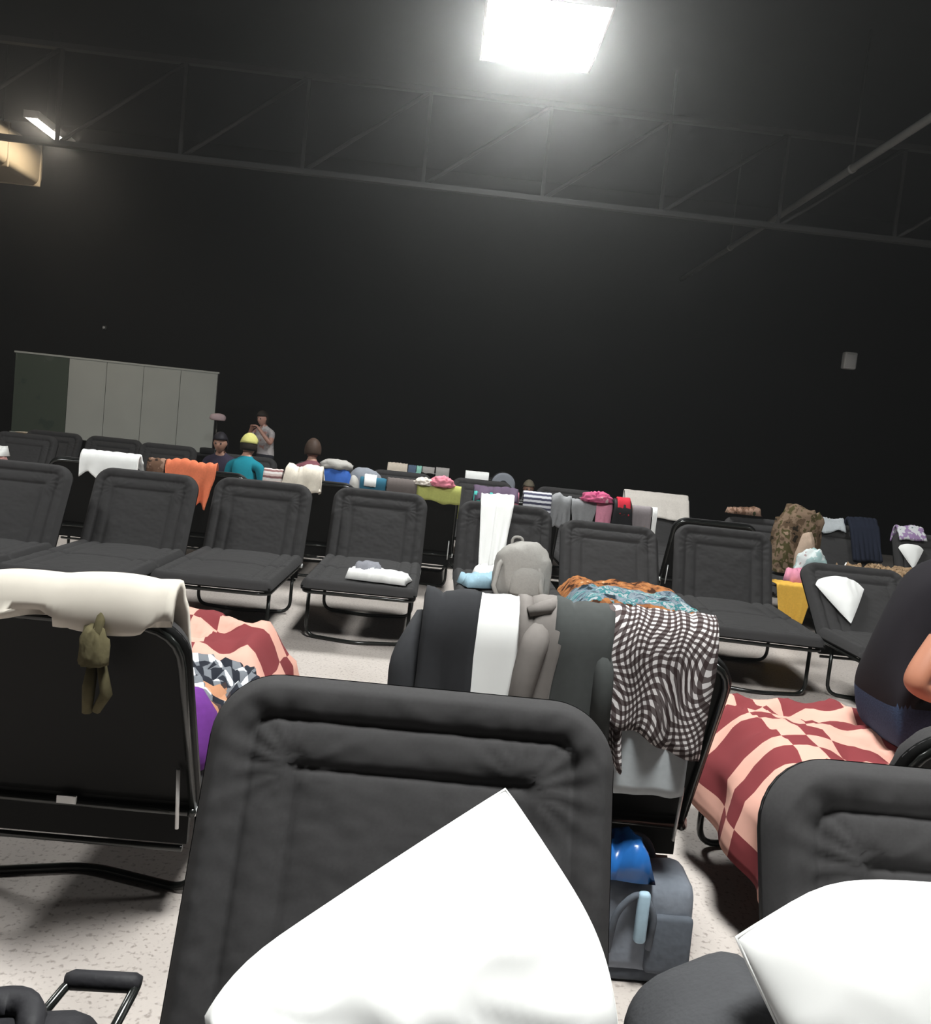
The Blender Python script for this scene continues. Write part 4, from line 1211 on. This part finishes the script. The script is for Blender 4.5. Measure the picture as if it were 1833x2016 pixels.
pillow_fn('cushion', 'small white cushion lying on the leopard print cloth', (4.16, 8.66, .66), .34, .26, .07, radians(-28), radians(38), M['white'], which=(-1, 1), seed=8, n=24)
H('G1', 'cloth', 'ruffled white cloth on a far cot back above the leopard print cloth', 'cloth', 4.10, 4.50, .10, .1, M['lightgrey'], amp=.02, folds=5, seed=29, hem=.05, slump=.04)
M['navy'] = fabric('navy_wool', (.012, .015, .028), .9)
H('G1', 'jacket', 'dark navy jacket hung beside the ruffled white cloth', 'jacket', 4.54, 4.86, .42, .3, M['navy'], th=.04, amp=.02, seed=30, off=.01, slump=.03)
M['lilac'] = blotch('lilac_white_print', [(.5, .5, .52), (.3, .2, .36), (.6, .6, .62), (.1, .14, .16)], 10)
H('G2', 'clothes', 'lilac and white clothes on the cot back at the right edge', 'clothes', 4.99, 5.28, .10, .1, M['lilac'], amp=.02, folds=4, seed=31, th=.02, slump=.03)
pillow_fn('pillow', 'small white pillow with its corner down below the lilac clothes', (5.11, 9.12, .62), .32, .32, .08, radians(45), radians(62), M['white'], which=(-1, -1), seed=9, n=24, sx=.6, wr=.5,
    lim=(('t', .22, .27),))

# ------------------------------------------------------------------ people farther off
person('person in teal shirt and yellow cap sitting with back turned', (-2.0, 9.24, .475), radians(-12), 'sit', .03, shirt=(.01, .19, .25), s=.95, cap=(.55, .52, .18), arms='lap', skin=(.40, .2, .14), seat_h=.475)
person('person in dark purple sitting beside the person in teal shirt', (-2.42, 10.08, .475), radians(178), 'sit', .08, shirt=(.035, .028, .05), s=.92, hair=(.012, .01, .014), arms='lap', long_hair=.06, seat_h=.475)
person('person in maroon shirt with dark hair sitting with back turned', (-1.34, 9.44, .475), radians(5), 'sit', .05, shirt=(.17, .06, .075), s=.97, hair=(.05, .03, .022), arms='lap', skin=(.36, .19, .14), seat_h=.475)
M['pinkgrey'] = blotch('pink_grey_print', [(.36, .2, .18), (.36, .33, .34), (.5, .46, .46), (.4, .22, .2)], 5)
person('person in pink and grey top standing near the pale partition', (-2.72, 14.0, 0), radians(150), 'stand', .05, shirt_mat=M['pinkgrey'], s=.95, hair=(.02, .013, .01), arms='up', long_hair=.05, skin=(.42, .22, .17))
person('person with tan cap sitting low behind the grey bedroll', (1.52, 14.6, 0), radians(180), 'floor', .05, shirt=(.02, .02, .022), s=1.05, cap=(.22, .19, .14))
person('person with pink face sitting low behind the off white blanket', (4.08, 14.6, 0), radians(170), 'floor', .05, shirt=(.02, .02, .022), s=1.07, skin=(.45, .22, .2))
blob('bundle', 'small pink bundle at the far left edge', 'bundle', (-4.98, 10.2, .445), (.13, .12, .22), solidc('blush_cotton', (.62, .34, .32)), 31, .15, 2.2, flat=.5)
crumple('cloth', 'folded white cloth lying on the small pink bundle', 'cloth', (-4.99, 10.2, .745), .20, .18, .10, M['white'], 0, 32)
cot('E0', 'dark cot at the far left edge under the pink bundle', -5.15, 11.0, 0)

# ------------------------------------------------------------------ far left odds and ends
M['card'] = fabric('brown_cardboard', (.26, .17, .06), .9)
r = empty('cardboard_box', (-6.05, 13.3, 0)); tag(r, 'tall brown cardboard box with pale top left of the far cots', 'box')
o = bevel_box('box_body', .30, .30, .90, .006, M['card'], r, 1); o.location = (0, 0, .45)
for s in (-1, 1):
    o = bevel_box('flap', .145, .29, .006, .001, M['sand'], r, 1); o.location = (s * .075, 0, .905 + .0)
r = empty('folding_table', (-4.0, 15.1, 0)); tag(r, 'low dark folding table at the foot of the pale partition', 'table')
o = bevel_box('table_top', .95, .5, .035, .01, M['jet'], r, 2); o.location = (0, 0, .76)
for sx in (-.42, .42):
    for sy in (-.2, .2):
        MB().tube([(sx, sy, .745), (sx, sy, 0)], .014, 8).build('leg', M['tube'], r)
o = bevel_box('case', .36, .26, .10, .015, M['jet'], None, 2); o.location = (-3.82, 15.1, .828); tag(o, 'flat black case lying on the low dark table', 'case')
r = empty('floor_stand', (-3.66, 15.0, 0)); tag(r, 'thin black stand with pale pink oval top beside the partition', 'stand')
r.location = (-3.66, 14.65, 0)
MB().tube([(0, 0, .02), (0, 0, 1.36)], .014, 8).build('pole', M['tube'], r)
MB().tube([(0, 0, 0), (0, 0, .02)], .16, 16).build('base', M['tube'], r)
M['palepink'] = fabric('pale_pink_shade', (.48, .36, .38), .8)
blob('top_pad', None, None, (0, 0, 1.36), (.13, .08, .07), M['palepink'], 3, .05, 2, 0, .6, 3, r, .8)
